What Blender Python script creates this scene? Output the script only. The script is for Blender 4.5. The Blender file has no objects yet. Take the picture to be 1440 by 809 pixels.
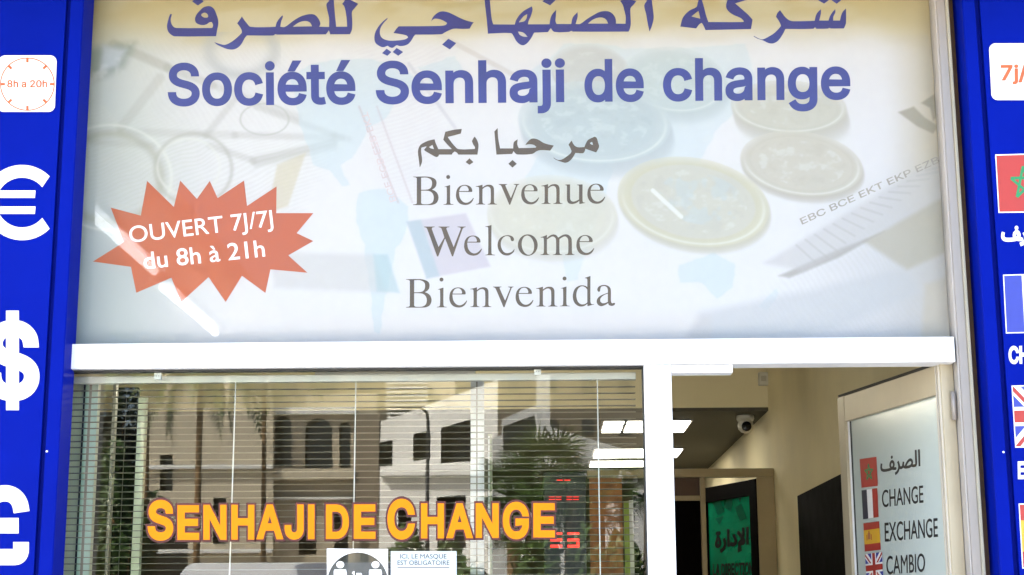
import bpy, bmesh, math, os, random
import numpy as np
from mathutils import Vector, Matrix
from mathutils.geometry import delaunay_2d_cdt
random.seed(7); RNG = np.random.default_rng(11)
scene = bpy.context.scene
COL = scene.collection

# ------------------------------------------------------------------ camera
F_PX, W_PX, H_PX = 2220.4, 1440.0, 809.0
PITCH, YAW, ROLL = math.radians(11.9486), math.radians(-1.2642), math.radians(-0.2552)
CAM = np.array([0.0, -5.0, 1.5])
def _axes(p, y, r):
    f = np.array([math.sin(y)*math.cos(p), math.cos(y)*math.cos(p), math.sin(p)])
    a = np.array([math.cos(y), -math.sin(y), 0.0]); u = np.cross(a, f)
    return math.cos(r)*a + math.sin(r)*u, f, -math.sin(r)*a + math.cos(r)*u
AX, FW, UP = _axes(PITCH, YAW, ROLL)
cd = bpy.data.cameras.new("camera"); cam = bpy.data.objects.new("camera", cd); COL.objects.link(cam)
cd.sensor_fit = 'HORIZONTAL'; cd.sensor_width = 36.0; cd.lens = F_PX/W_PX*36.0
cd.clip_start = 0.05; cd.clip_end = 3000.0
cam.matrix_world = Matrix(((AX[0], UP[0], -FW[0], CAM[0]), (AX[1], UP[1], -FW[1], CAM[1]),
                           (AX[2], UP[2], -FW[2], CAM[2]), (0, 0, 0, 1)))
scene.camera = cam

# ------------------------------------------------------------------ sky, sun, exposure
SUN_EL, SUN_AZ = math.radians(46), math.radians(-58)     # sun stands behind the shop, a little to the left
world = bpy.data.worlds.new("World"); scene.world = world; world.use_nodes = True
wn = world.node_tree
bg = wn.nodes['Background']; bg.inputs['Strength'].default_value = 0.13
sky = wn.nodes.new('ShaderNodeTexSky'); sky.sky_type = 'NISHITA'; sky.sun_disc = False
sky.sun_elevation = SUN_EL; sky.sun_rotation = SUN_AZ; sky.air_density = 1.0; sky.dust_density = 3.5
wn.links.new(sky.outputs['Color'], bg.inputs['Color'])
sd = bpy.data.lights.new("sun", 'SUN'); sd.energy = 4.2; sd.angle = math.radians(0.53); sd.color = (1.0, 0.95, 0.86)
sun = bpy.data.objects.new("sun", sd); COL.objects.link(sun); sun.location = (0, 0, 30)
to_sun = Vector((math.sin(SUN_AZ)*math.cos(SUN_EL), math.cos(SUN_AZ)*math.cos(SUN_EL), math.sin(SUN_EL)))
sun.rotation_euler = to_sun.to_track_quat('Z', 'Y').to_euler()
vs = scene.view_settings; vs.view_transform = 'Standard'; vs.look = 'None'; vs.gamma = 1.0
vs.exposure = 3.15
scene.render.engine = 'CYCLES'
scene.cycles.max_bounces = 10; scene.cycles.transparent_max_bounces = 24
scene.cycles.sample_clamp_indirect = 6.0; scene.cycles.use_denoising = True

# ------------------------------------------------------------------ helpers: where a direction meets a plane
def ray(px, py): return AX*(px-W_PX/2)/F_PX + FW - UP*(py-H_PX/2)/F_PX
class Plane:
    """A vertical or level surface of the place; at() gives a point on it, lift is towards the street."""
    def __init__(s, p, n): s.p = np.array(p, float); n = np.array(n, float); s.n = n/np.linalg.norm(n)
    def at(s, px, py, lift=0.0):
        d = ray(px, py); q = s.p + s.n*lift
        t = ((q-CAM)@s.n)/(d@s.n); return tuple(CAM + d*t)
def front(Y): return Plane((0, Y, 0), (0, -1, 0))
def level(Z): return Plane((0, 0, Z), (0, 0, -1))
def opp(px, py, Yv):
    """a point across the street whose mirror image in the shop glass lies Yv behind the facade"""
    p = front(Yv).at(px, py); return (p[0], -p[1]+0.05, p[2])
def project(P):
    v = P - CAM; w = v@FW
    return W_PX/2 + F_PX*(v@AX)/w, H_PX/2 - F_PX*(v@UP)/w

# ------------------------------------------------------------------ helpers: materials
def srgb(r, g, b): 
    f = lambda c: (c/255.0/12.92) if c/255.0 <= 0.04045 else ((c/255.0+0.055)/1.055)**2.4
    return (f(r), f(g), f(b))
MATS = {}
def mat(name, col, rough=0.5, metal=0.0, var=0.08, scale=8.0, bump=0.0, bscale=60.0, spec=0.5, coat=0.0, emit=None, estr=0.0, stain=0.0):
    if name in MATS: return MATS[name]
    m = bpy.data.materials.new(name); m.use_nodes = True; nt = m.node_tree; b = nt.nodes['Principled BSDF']
    b.inputs['Roughness'].default_value = rough; b.inputs['Metallic'].default_value = metal
    b.inputs['Specular IOR Level'].default_value = spec; b.inputs['Coat Weight'].default_value = coat
    tc = nt.nodes.new('ShaderNodeTexCoord')
    if var > 0:
        n = nt.nodes.new('ShaderNodeTexNoise'); n.inputs['Scale'].default_value = scale; n.inputs['Detail'].default_value = 6
        nt.links.new(tc.outputs['Object'], n.inputs['Vector'])
        r = nt.nodes.new('ShaderNodeValToRGB'); e = r.color_ramp.elements
        e[0].position = 0.3; e[1].position = 0.7
        e[0].color = (*[max(0, c*(1-var)) for c in col], 1); e[1].color = (*[min(1, c*(1+var)) for c in col], 1)
        nt.links.new(n.outputs['Fac'], r.inputs['Fac']); out = r.outputs['Color']
        if stain > 0:
            n2 = nt.nodes.new('ShaderNodeTexNoise'); n2.inputs['Scale'].default_value = scale*0.25; n2.inputs['Detail'].default_value = 9
            nt.links.new(tc.outputs['Object'], n2.inputs['Vector'])
            r2 = nt.nodes.new('ShaderNodeValToRGB'); r2.color_ramp.elements[0].position = 0.45; r2.color_ramp.elements[1].position = 0.75
            r2.color_ramp.elements[0].color = (0, 0, 0, 1); r2.color_ramp.elements[1].color = (stain, stain, stain, 1)
            nt.links.new(n2.outputs['Fac'], r2.inputs['Fac'])
            mx = nt.nodes.new('ShaderNodeMixRGB'); nt.links.new(r2.outputs['Color'], mx.inputs['Fac'])
            nt.links.new(out, mx.inputs['Color1']); mx.inputs['Color2'].default_value = (*[c*0.55 for c in col], 1); out = mx.outputs['Color']
        nt.links.new(out, b.inputs['Base Color'])
        rr = nt.nodes.new('ShaderNodeMapRange'); rr.inputs['To Min'].default_value = max(0.02, rough-0.08); rr.inputs['To Max'].default_value = min(1, rough+0.08)
        nt.links.new(n.outputs['Fac'], rr.inputs['Value']); nt.links.new(rr.outputs['Result'], b.inputs['Roughness'])
    else:
        b.inputs['Base Color'].default_value = (*col, 1)
    if bump > 0:
        n3 = nt.nodes.new('ShaderNodeTexNoise'); n3.inputs['Scale'].default_value = bscale; n3.inputs['Detail'].default_value = 4
        nt.links.new(tc.outputs['Object'], n3.inputs['Vector'])
        bp = nt.nodes.new('ShaderNodeBump'); bp.inputs['Strength'].default_value = bump; bp.inputs['Distance'].default_value = 0.01
        nt.links.new(n3.outputs['Fac'], bp.inputs['Height']); nt.links.new(bp.outputs['Normal'], b.inputs['Normal'])
    if emit:
        b.inputs['Emission Color'].default_value = (*emit, 1); b.inputs['Emission Strength'].default_value = estr
    MATS[name] = m; return m
def glass_mat(name, tint=(0.93, 0.96, 0.94), ior=1.5, gain=1.0):
    m = bpy.data.materials.new(name); m.use_nodes = True; nt = m.node_tree; nt.nodes.clear()
    o = nt.nodes.new('ShaderNodeOutputMaterial'); mx = nt.nodes.new('ShaderNodeMixShader')
    t = nt.nodes.new('ShaderNodeBsdfTransparent'); t.inputs['Color'].default_value = (*tint, 1)
    g = nt.nodes.new('ShaderNodeBsdfGlossy'); g.inputs['Roughness'].default_value = 0.0
    fr = nt.nodes.new('ShaderNodeFresnel'); fr.inputs['IOR'].default_value = ior
    mu = nt.nodes.new('ShaderNodeMath'); mu.operation = 'MULTIPLY'; mu.inputs[1].default_value = gain
    nt.links.new(fr.outputs[0], mu.inputs[0]); nt.links.new(mu.outputs[0], mx.inputs['Fac'])
    nt.links.new(t.outputs[0], mx.inputs[1]); nt.links.new(g.outputs[0], mx.inputs[2]); nt.links.new(mx.outputs[0], o.inputs['Surface'])
    # slightly wavy panes
    tc = nt.nodes.new('ShaderNodeTexCoord'); n = nt.nodes.new('ShaderNodeTexNoise'); n.inputs['Scale'].default_value = 2.2
    bp = nt.nodes.new('ShaderNodeBump'); bp.inputs['Strength'].default_value = 0.006; bp.inputs['Distance'].default_value = 0.01
    nt.links.new(tc.outputs['Object'], n.inputs['Vector']); nt.links.new(n.outputs['Fac'], bp.inputs['Height']); nt.links.new(bp.outputs['Normal'], g.inputs['Normal'])
    MATS[name] = m; return m

# ------------------------------------------------------------------ helpers: meshes and objects
class MB:
    def __init__(s): s.v = []; s.f = []; s.m = []; s.smooth = []
    def add(s, vs_, fs_, mi=0, smooth=False):
        o = len(s.v); s.v += [tuple(map(float, p)) for p in vs_]
        for f in fs_: s.f.append(tuple(o+i for i in f)); s.m.append(mi); s.smooth.append(smooth)
        return s
    def box(s, x0, x1, y0, y1, z0, z1, mi=0):
        return s.add([(x0,y0,z0),(x1,y0,z0),(x1,y1,z0),(x0,y1,z0),(x0,y0,z1),(x1,y0,z1),(x1,y1,z1),(x0,y1,z1)],
            [(0,3,2,1),(4,5,6,7),(0,1,5,4),(1,2,6,5),(2,3,7,6),(3,0,4,7)], mi)
    def obox(s, c, ex, ey, ez, mi=0):
        c, ex, ey, ez = [np.array(q, float) for q in (c, ex, ey, ez)]
        vs_ = [c+a*ex+b*ey+d*ez for d in (-1,1) for (a,b) in ((-1,-1),(1,-1),(1,1),(-1,1))]
        return s.add(vs_, [(0,3,2,1),(4,5,6,7),(0,1,5,4),(1,2,6,5),(2,3,7,6),(3,0,4,7)], mi)
    def tube(s, pts, rad, n=8, mi=0, cap=True):
        pts = [np.array(p, float) for p in pts]; rad = rad if hasattr(rad, '__len__') else [rad]*len(pts)
        rings = []
        for i, p in enumerate(pts):
            d = pts[min(i+1, len(pts)-1)]-pts[max(i-1, 0)]; d = d/(np.linalg.norm(d)+1e-9)
            h = np.array([0, 0, 1.]) if abs(d[2]) < 0.9 else np.array([1., 0, 0])
            a = np.cross(d, h); a /= np.linalg.norm(a); b = np.cross(d, a)
            rings.append([p + rad[i]*(math.cos(t)*a + math.sin(t)*b) for t in np.linspace(0, 2*math.pi, n, endpoint=False)])
        vs_ = [q for r in rings for q in r]; fs_ = []
        for i in range(len(pts)-1):
            for k in range(n): fs_.append((i*n+k, i*n+(k+1) % n, (i+1)*n+(k+1) % n, (i+1)*n+k))
        if cap: fs_ += [tuple(range(n-1, -1, -1)), tuple((len(pts)-1)*n+k for k in range(n))]
        return s.add(vs_, fs_, mi, True)
    def lathe(s, c, prof, n=20, mi=0, axis='z'):
        vs_ = []; fs_ = []
        for (r, h) in prof:
            for t in np.linspace(0, 2*math.pi, n, endpoint=False):
                p = (r*math.cos(t), r*math.sin(t), h)
                if axis == 'y': p = (p[0], p[2], p[1])
                vs_.append((c[0]+p[0], c[1]+p[1], c[2]+p[2]))
        for i in range(len(prof)-1):
            for k in range(n): fs_.append((i*n+k, i*n+(k+1) % n, (i+1)*n+(k+1) % n, (i+1)*n+k))
        fs_ += [tuple(range(n-1, -1, -1)), tuple((len(prof)-1)*n+k for k in range(n))]
        return s.add(vs_, fs_, mi, True)
    def build(s, name, mats, parent=None, bevel=0.0, kind=None, auto=False):
        me = bpy.data.meshes.new(name); me.from_pydata(s.v, [], s.f)
        if not isinstance(mats, (list, tuple)): mats = [mats]
        for m in mats: me.materials.append(m)
        me.polygons.foreach_set('material_index', s.m); me.polygons.foreach_set('use_smooth', s.smooth)
        bm = bmesh.new(); bm.from_mesh(me); bmesh.ops.recalc_face_normals(bm, faces=bm.faces) if auto else None
        if bevel > 0:
            bmesh.ops.bevel(bm, geom=[e for e in bm.edges], offset=bevel, segments=2, affect='EDGES', profile=0.6)
        bm.to_mesh(me); bm.free(); me.update()
        o = bpy.data.objects.new(name, me); COL.objects.link(o)
        if parent is not None:
            o.parent = parent; o.matrix_parent_inverse = Matrix.Translation(-parent.location) if parent.type == 'EMPTY' else Matrix.Identity(4)
        if kind: o['kind'] = kind
        return o
def box(name, m, x0, x1, y0, y1, z0, z1, parent=None, bevel=0.0, kind=None):
    return MB().box(x0, x1, y0, y1, z0, z1).build(name, m, parent, bevel, kind)
def tag(o, label, cat, group=None):
    o['label'] = label; o['category'] = cat
    if group: o['group'] = group
    return o
def thing(name, label, cat, loc=(0, 0, 0), group=None):
    o = bpy.data.objects.new(name, None); COL.objects.link(o); o.location = loc; o.empty_display_size = 0.1
    return tag(o, label, cat, group)
def struct(o): o['kind'] = 'structure'; return o
def copy_tree(o, parent=None):
    c = o.copy(); COL.objects.link(c); c.parent = parent
    for ch in list(o.children): copy_tree(ch, c)
    return c

# ---- flat shapes: fill outlines with holes, also overlapping ones
def fill(contours, rule='nonzero'):
    vs_, es_ = [], []
    for c in contours:
        o = len(vs_); n = len(c); vs_ += [Vector(p) for p in c]; es_ += [(o+i, o+(i+1) % n) for i in range(n)]
    V, _, T, *_r = delaunay_2d_cdt(vs_, es_, [], 0, 1e-7)
    P = np.array([[v[0], v[1]] for v in V]); T = [t for t in T]
    tr = []
    for t in T:
        for k in range(1, len(t)-1): tr.append((t[0], t[k], t[k+1]))
    tr = np.array(tr); cen = P[tr].mean(axis=1); wind = np.zeros(len(tr), int); cross = np.zeros(len(tr), int)
    for c in contours:
        c = np.array(c); d = np.roll(c, -1, axis=0)
        for (x0, y0), (x1, y1) in zip(c, d):
            up = (y0 <= cen[:, 1]) & (y1 > cen[:, 1]); dn = (y1 <= cen[:, 1]) & (y0 > cen[:, 1])
            side = (x1-x0)*(cen[:, 1]-y0)-(cen[:, 0]-x0)*(y1-y0)
            wind += (up & (side > 0)).astype(int); wind -= (dn & (side < 0)).astype(int)
            cross += ((up & (side > 0)) | (dn & (side < 0))).astype(int)
    keep = (wind != 0) if rule == 'nonzero' else (cross % 2 == 1)
    out = []
    for t in tr[keep]:
        a, b, c = P[t]
        out.append(tuple(t) if (b[0]-a[0])*(c[1]-a[1])-(b[1]-a[1])*(c[0]-a[0]) > 0 else (t[0], t[2], t[1]))
    return P, out
def smooth_outline(pts, limit=48):
    """round a traced outline between its sharp corners"""
    p = [np.array(q, float) for q in pts]; n = len(p); sharp = []
    for i in range(n):
        a = p[i]-p[i-1]; b = p[(i+1) % n]-p[i]
        ca = (a@b)/(np.linalg.norm(a)*np.linalg.norm(b)+1e-9); sharp.append(math.degrees(math.acos(max(-1, min(1, ca)))) > limit)
    out = []
    for i in range(n):
        p1, p2 = p[i], p[(i+1) % n]; L = np.linalg.norm(p2-p1)
        t1 = (p2-p1) if sharp[i] else (p2-p[i-1])/(np.linalg.norm(p2-p[i-1])+1e-9)*L
        t2 = (p2-p1) if sharp[(i+1) % n] else (p[(i+2) % n]-p1)/(np.linalg.norm(p[(i+2) % n]-p1)+1e-9)*L
        for k in range(3):
            t = k/3; h1 = 2*t**3-3*t**2+1; h2 = t**3-2*t**2+t; h3 = -2*t**3+3*t**2; h4 = t**3-t**2
            out.append(tuple(h1*p1+h2*t1+h3*p2+h4*t2))
    return out
def traced(surf, contours, name, m, parent, lift=0.0008, rnd=True):
    cs = [smooth_outline(c) for c in contours] if rnd else contours
    P, T = fill(cs, 'evenodd')
    return MB().add([surf.at(x, y, lift) for x, y in P], [t[::-1] for t in T]).build(name, m, parent)

# ---- lettering from the fonts that ship with Blender
def _font(part):
    try:
        d = os.path.join(bpy.utils.system_resource('DATAFILES'), 'fonts')
        f = [q for q in sorted(os.listdir(d)) if part in q][0]
        return bpy.data.fonts.load(os.path.join(d, f))
    except Exception: return None
FONT_SANS, FONT_ARAB = _font('Inter'), _font('Arabic')
_TC = {}
def outline(body, font=None, bold=0.0):
    key = (body, font.name if font else '', bold)
    if key in _TC: return _TC[key]
    c = bpy.data.curves.new('lettering', 'FONT'); c.body = body
    if font: c.font = font
    o = bpy.data.objects.new('lettering', c); COL.objects.link(o)
    bpy.context.view_layer.update()
    cv = o.to_curve(bpy.context.evaluated_depsgraph_get()); cs = []
    for s in cv.splines:
        if s.type != 'BEZIER':
            pts = [(p.co[0], p.co[1]) for p in s.points]
        else:
            pts = []; bp = s.bezier_points; n = len(bp)
            for i in range(n):
                a, b = bp[i], bp[(i+1) % n]; p0, p1, p2, p3 = a.co, a.handle_right, b.handle_left, b.co
                st = (abs((p1-p0).cross(p3-p0).length) + abs((p2-p0).cross(p3-p0).length)) < 1e-7
                for t in ([0] if st else (0, .2, .4, .6, .8)):
                    q = p0*(1-t)**3 + p1*3*t*(1-t)**2 + p2*3*t*t*(1-t) + p3*t**3; pts.append((q[0], q[1]))
        cl = []
        for q in pts:
            if not cl or (abs(q[0]-cl[-1][0])+abs(q[1]-cl[-1][1])) > 1e-5: cl.append(q)
        if len(cl) > 2 and (abs(cl[0][0]-cl[-1][0])+abs(cl[0][1]-cl[-1][1])) < 1e-5: cl.pop()
        if len(cl) > 2: cs.append(cl)
    o.to_curve_clear(); bpy.data.objects.remove(o); bpy.data.curves.remove(c)
    area = sum(p[0]*q[1]-q[0]*p[1] for c_ in cs for p, q in zip(c_, c_[1:]+c_[:1]))     # outer rings run either way round
    if bold: cs = [offset_poly(c_, bold if area < 0 else -bold) for c_ in cs]
    _TC[key] = cs; return cs
def offset_poly(c, d):
    """outer rings (clockwise in these fonts) grow, holes shrink"""
    p = np.array(c); a = p-np.roll(p, 1, 0); b = np.roll(p, -1, 0)-p
    na = np.stack([-a[:, 1], a[:, 0]], 1); nb = np.stack([-b[:, 1], b[:, 0]], 1)
    na /= np.linalg.norm(na, axis=1)[:, None]+1e-9; nb /= np.linalg.norm(nb, axis=1)[:, None]+1e-9
    m = na+nb; l = np.linalg.norm(m, axis=1)[:, None]; m = m/np.maximum(l, 1e-6)
    k = 1/np.clip((m*na).sum(1), 0.5, 1)[:, None]
    return [tuple(q) for q in p + m*k*d]
CAPH = {}
def cap_height(font):
    k = font.name if font else ''
    if k not in CAPH: CAPH[k] = max(p[1] for c in outline('H', font) for p in c)
    return CAPH[k]
def write(surf, body, p0, p1, h, name, m, parent, font=None, bold=0.0, lift=0.0008, bbox=False, perp=None):
    """lettering on a surface: its baseline runs from p0 to p1, capitals are h high (bbox: h is the whole height)"""
    cs = outline(body, font, bold); A = np.array([p for c in cs for p in c])
    x0, x1 = A[:, 0].min(), A[:, 0].max(); y0, y1 = (A[:, 1].min(), A[:, 1].max()) if bbox else (0.0, cap_height(font))
    P, T = fill(cs); p0 = np.array(p0, float); p1 = np.array(p1, float); d = p1-p0
    n = np.array([d[1], -d[0]])/np.linalg.norm(d) if perp is None else np.array(perp, float)
    n = n if n[1] < 0 else -n
    pts = [p0 + d*(q[0]-x0)/(x1-x0) + n*h*(q[1]-y0)/(y1-y0) for q in P]
    return MB().add([surf.at(q[0], q[1], lift) for q in pts], T).build(name, m, parent)
def quadmap(q):
    q = [np.array(p, float) for p in q]      # corners: top-left, top-right, bottom-right, bottom-left
    return lambda u, v: (q[0]*(1-u)+q[1]*u)*(1-v) + (q[3]*(1-u)+q[2]*u)*v
def flag(surf, kind, q, name, parent, lift=0.0008, border=None):
    g = quadmap(q); mb = MB(); L = [lift]
    def poly(uv, mi, up=1):
        P, T = fill([uv], 'evenodd'); mb.add([surf.at(*g(u, v), L[0]+up*0.0003) for u, v in P], [t[::-1] for t in T], mi)
    def rect(u0, v0, u1, v1, mi, up=1): poly([(u0, v0), (u1, v0), (u1, v1), (u0, v1)], mi, up)
    red, white, blue, green, yel = (MATS['print_red'], MATS['print_white'], MATS['print_flag_blue'], MATS['print_green'], MATS['print_yellow'])
    mats = [red, white, blue, green, yel, MATS['print_brown']]
    if border is not None: rect(-border, -border, 1+border, 1+border, 1, 0)
    if kind == 'morocco':
        rect(0, 0, 1, 1, 0)
        R = [(0.5+0.26*math.sin(k*4*math.pi/5), 0.5-0.30*math.cos(k*4*math.pi/5)) for k in range(5)]
        for k in range(5):
            a = np.array(R[k]); b = np.array(R[(k+1) % 5]); d = b-a; n = np.array([-d[1], d[0]])/np.linalg.norm(d)*0.025
            poly([tuple(a-n), tuple(b-n), tuple(b+n), tuple(a+n)], 3, 2+0.2*k)
    elif kind == 'france':
        rect(0, 0, 1/3, 1, 2); rect(1/3, 0, 2/3, 1, 1); rect(2/3, 0, 1, 1, 0)
    elif kind == 'spain':
        rect(0, 0, 1, .25, 0); rect(0, .25, 1, .75, 4); rect(0, .75, 1, 1, 0)
        for (u, v, w, h) in ((.24, .37, .16, .22), (.29, .30, .06, .08), (.16, .42, .04, .2), (.44, .42, .04, .2)): rect(u, v, u+w, v+h, 5 if w > .1 else 0, 2)
    elif kind == 'uk':
        rect(0, 0, 1, 1, 2)
        def bar(a, b, w, mi, up):
            a = np.array(a, float); b = np.array(b, float); d = b-a; n = np.array([-d[1], d[0]])/np.linalg.norm(d)*w
            pts = [tuple(a-n), tuple(b-n), tuple(b+n), tuple(a+n)]
            out = pts                                         # clip to the flag
            for ax, lim, sgn in ((0, 0, 1), (0, 1, -1), (1, 0, 1), (1, 1, -1)):
                src, out = out, []
                for i in range(len(src)):
                    p, q_ = src[i], src[(i+1) % len(src)]; ip = sgn*(p[ax]-lim) >= 0; iq = sgn*(q_[ax]-lim) >= 0
                    if ip: out.append(p)
                    if ip != iq:
                        t = (lim-p[ax])/(q_[ax]-p[ax]); out.append((p[0]+t*(q_[0]-p[0]), p[1]+t*(q_[1]-p[1])))
            poly(out, mi, up)
        bar((-.2, -.2), (1.2, 1.2), .10, 1, 2); bar((-.2, 1.2), (1.2, -.2), .10, 1, 2.3)
        bar((-.2, -.17), (1.2, 1.23), .034, 0, 3); bar((-.2, 1.23), (1.2, -.17), .034, 0, 3.3)
        rect(.36, 0, .64, 1, 1, 4); rect(0, .34, 1, .66, 1, 4.3); rect(.42, 0, .58, 1, 0, 5); rect(0, .40, 1, .60, 0, 5.3)
    return mb.build(name, mats, parent)

# ------------------------------------------------------------------ materials
M_white = mat('white_lacquered_aluminium', (0.66, 0.67, 0.69), 0.35, 0.0, 0.02, 5, spec=0.5)
M_alu = mat('pale_grey_aluminium', (0.25, 0.225, 0.205), 0.38, 0.25, 0.04, 9)
M_cream = mat('cream_wall_paint', (0.82, 0.72, 0.46), 0.75, 0, 0.06, 2.5, 0.08, 120)
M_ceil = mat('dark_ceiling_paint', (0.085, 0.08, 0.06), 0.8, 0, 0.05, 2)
M_dark = mat('dark_rubber', (0.012, 0.012, 0.011), 0.6, 0, 0.1)
M_blue = mat('blue_composite_panel', (0.0002, 0.0065, 0.205), 0.5, 0, 0.10, 2.2, 0.03, 220, spec=0.03, stain=0.10)
M_blue_d = mat('deep_blue_folded_edge', (0.0004, 0.004, 0.13), 0.55, 0, 0.06, 3, spec=0.03)
M_pw = mat('print_white', (0.60, 0.60, 0.60), 0.5, 0, 0.015, 20)
mat('print_red', (0.30, 0.020, 0.014), 0.5, 0, 0.05, 30); mat('print_flag_blue', (0.018, 0.032, 0.27), 0.5, 0, 0.05, 30)
mat('print_green', (0.006, 0.17, 0.055), 0.5, 0, 0.05, 30); mat('print_yellow', (0.52, 0.29, 0.015), 0.5, 0, 0.05, 30)
mat('print_brown', (0.30, 0.10, 0.04), 0.5, 0, 0.05, 30)
M_pori = mat('print_orange', (0.29, 0.056, 0.011), 0.55, 0, 0.03, 14)
M_pol = mat('print_orange_line', (0.36, 0.080, 0.019), 0.55, 0, 0.03, 30)
M_tblue = mat('print_violet_blue', (0.013, 0.018, 0.135), 0.55, 0, 0.10, 9)
M_brown = mat('print_bronze', (0.055, 0.035, 0.015), 0.55, 0, 0.10, 25)
M_black = mat('print_black', (0.012, 0.012, 0.014), 0.5, 0, 0.1, 30)
M_grey = mat('print_grey', (0.055, 0.05, 0.045), 0.5, 0, 0.1, 30)
M_gold = mat('golden_orange_vinyl', (0.60, 0.185, 0.003), 0.5, 0, 0.05, 12, spec=0.1)
M_redline = mat('dark_red_vinyl', (0.055, 0.002, 0.001), 0.6, 0, 0.08, 30)
M_glass = glass_mat('clear_shop_glass', (0.95, 0.97, 0.955), 1.55, 0.62)
M_bglass = glass_mat('banner_cover_glass', (0.985, 0.99, 0.99), 1.42, 0.27)
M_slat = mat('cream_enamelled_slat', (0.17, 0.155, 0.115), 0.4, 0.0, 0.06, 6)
M_cord = mat('white_cord', (0.75, 0.74, 0.70), 0.7, 0, 0.05, 40)
M_tan = mat('tan_soffit_paint', (0.50, 0.36, 0.17), 0.8, 0, 0.1, 2)
M_pave = mat('paving_concrete', (0.58, 0.55, 0.49), 0.85, 0, 0.2, 3, 0.3, 30, stain=0.3)
M_road = mat('asphalt', (0.055, 0.054, 0.052), 0.9, 0, 0.25, 6, 0.4, 80)
M_floor = mat('beige_floor_tile', (0.72, 0.66, 0.53), 0.3, 0, 0.1, 4)
M_wood = mat('orange_brown_wood', (0.34, 0.12, 0.025), 0.45, 0, 0.3, 14, 0.05, 90)
M_darkwood = mat('dark_brown_wood', (0.0018, 0.0010, 0.0007), 0.7, 0, 0.3, 12, spec=0.04)
M_lamp = mat('lit_lamp_diffuser', (0.9, 0.9, 0.9), 0.5, 0, 0, emit=(1.0, 0.94, 0.80), estr=1.3)
M_tube = mat('lit_tube', (0.9, 0.9, 0.9), 0.4, 0, 0, emit=(0.93, 0.97, 1.0), estr=4.2)

# ------------------------------------------------------------------ the setting
struct(box('ground', mat('far_ground', (0.30, 0.27, 0.21), 0.9, 0, 0.25, 0.4), -900, 900, -1500, 400, -0.60, -0.22))
struct(box('pavement', M_pave, -40, 40, -6.9, 0.30, -0.22, 0.0, bevel=0.0))
struct(box('road', M_road, -60, 60, -34, -6.9, -0.22, -0.13))
struct(box('kerb', mat('kerb_concrete', (0.42, 0.41, 0.38), 0.85, 0, 0.15, 5), -40, 40, -7.05, -6.9, -0.22, -0.005))
struct(box('opposite_pavement', mat('pale_paving', (0.46, 0.43, 0.37), 0.85, 0, 0.2, 3, stain=0.3), -60, 60, -75, -34, -0.22, 0.0))
for k in range(14):
    struct(box('lane_marking', mat('road_paint', (0.72, 0.72, 0.70), 0.7, 0, 0.1, 10), -40+k*6, -37+k*6, -20.2, -20.05, -0.13, -0.126))

# ---- the shop building: walls and interior
ZT, ZB, ZTR0, ZTR1 = 3.62, 0.06, 2.300, 2.381        # banner top, floor, transom bottom and top
XL, XM0, XM1, XR = -1.62, 0.309, 0.396, 1.300         # window left, mullion, right jamb
LOWC, YB = 2.712, 4.30                                # lower ceiling and where it starts
shop = thing('shop_building', 'cream walled exchange shop, its front opening between two blue pillars', 'shop', (0, 5, 0))
M_out = mat('outer_render', (0.52, 0.47, 0.38), 0.85, 0, 0.12, 2, 0.2, 40, stain=0.25)
box('outer_wall', M_out, -9, -2.35, 0.0, 0.25, 0, 4.6, shop)
box('outer_wall', M_out, 2.2, 9, 0.0, 0.25, 0, 4.6, shop)
box('lintel_wall', M_out, -2.35, 2.2, 0.07, 0.25, ZT+0.04, 4.6, shop)
box('pier', M_out, -2.35, XL-0.02, 0.09, 0.25, 0, ZT+0.04, shop)
box('pier', M_out, XR+0.09, 2.2, 0.09, 0.25, 0, ZT+0.04, shop)
box('roof', M_out, -9, 9, 0.25, 12.3, 4.3, 4.6, shop)
box('interior_wall', M_cream, -5.35, -5.20, 0.25, 12, ZB, 4.3, shop).__setitem__('label', 'cream left wall inside the shop')
box('interior_wall', M_cream, 1.305, 1.45, 0.25, 12, ZB, 4.3, shop)
DW0, DW1, DWZ = 1.35, 3.25, 2.13
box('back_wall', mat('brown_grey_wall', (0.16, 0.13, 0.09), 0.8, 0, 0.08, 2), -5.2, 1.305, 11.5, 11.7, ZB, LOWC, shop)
box('floor', M_floor, -5.2, 1.305, 0.10, 11.5, 0.0, ZB, shop)
box('bulkhead', M_cream, -5.2, 1.305, YB, YB+0.12, LOWC+0.02, 3.85, shop)
box('front_ceiling', M_cream, -5.2, 1.305, 0.25, YB, 3.85, 3.95, shop)
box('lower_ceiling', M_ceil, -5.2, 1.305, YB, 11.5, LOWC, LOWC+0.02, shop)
box('soffit', M_tan, -2.35, 2.2, -0.62, 0.07, ZT+0.045, ZT+0.30, shop)

# ------------------------------------------------------------------ the white shopfront frame and its panes
sf = thing('shopfront_frame', 'white aluminium shopfront frame holding the printed banner above and the window below', 'shopfront', (-0.15, 0.0, 0.0))
box('transom', M_white, XL, XR-0.004, -0.022, 0.075, ZTR0, ZTR1, sf, 0.0025)
box('mullion', M_white, XM0, XM1, -0.019, 0.075, 0.0, ZTR0-0.001, sf, 0.0025)
box('closer_cover', M_white, XM1+0.001, 0.592, -0.012, 0.05, ZTR0-0.027, ZTR0-0.001, sf, 0.002)
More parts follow.
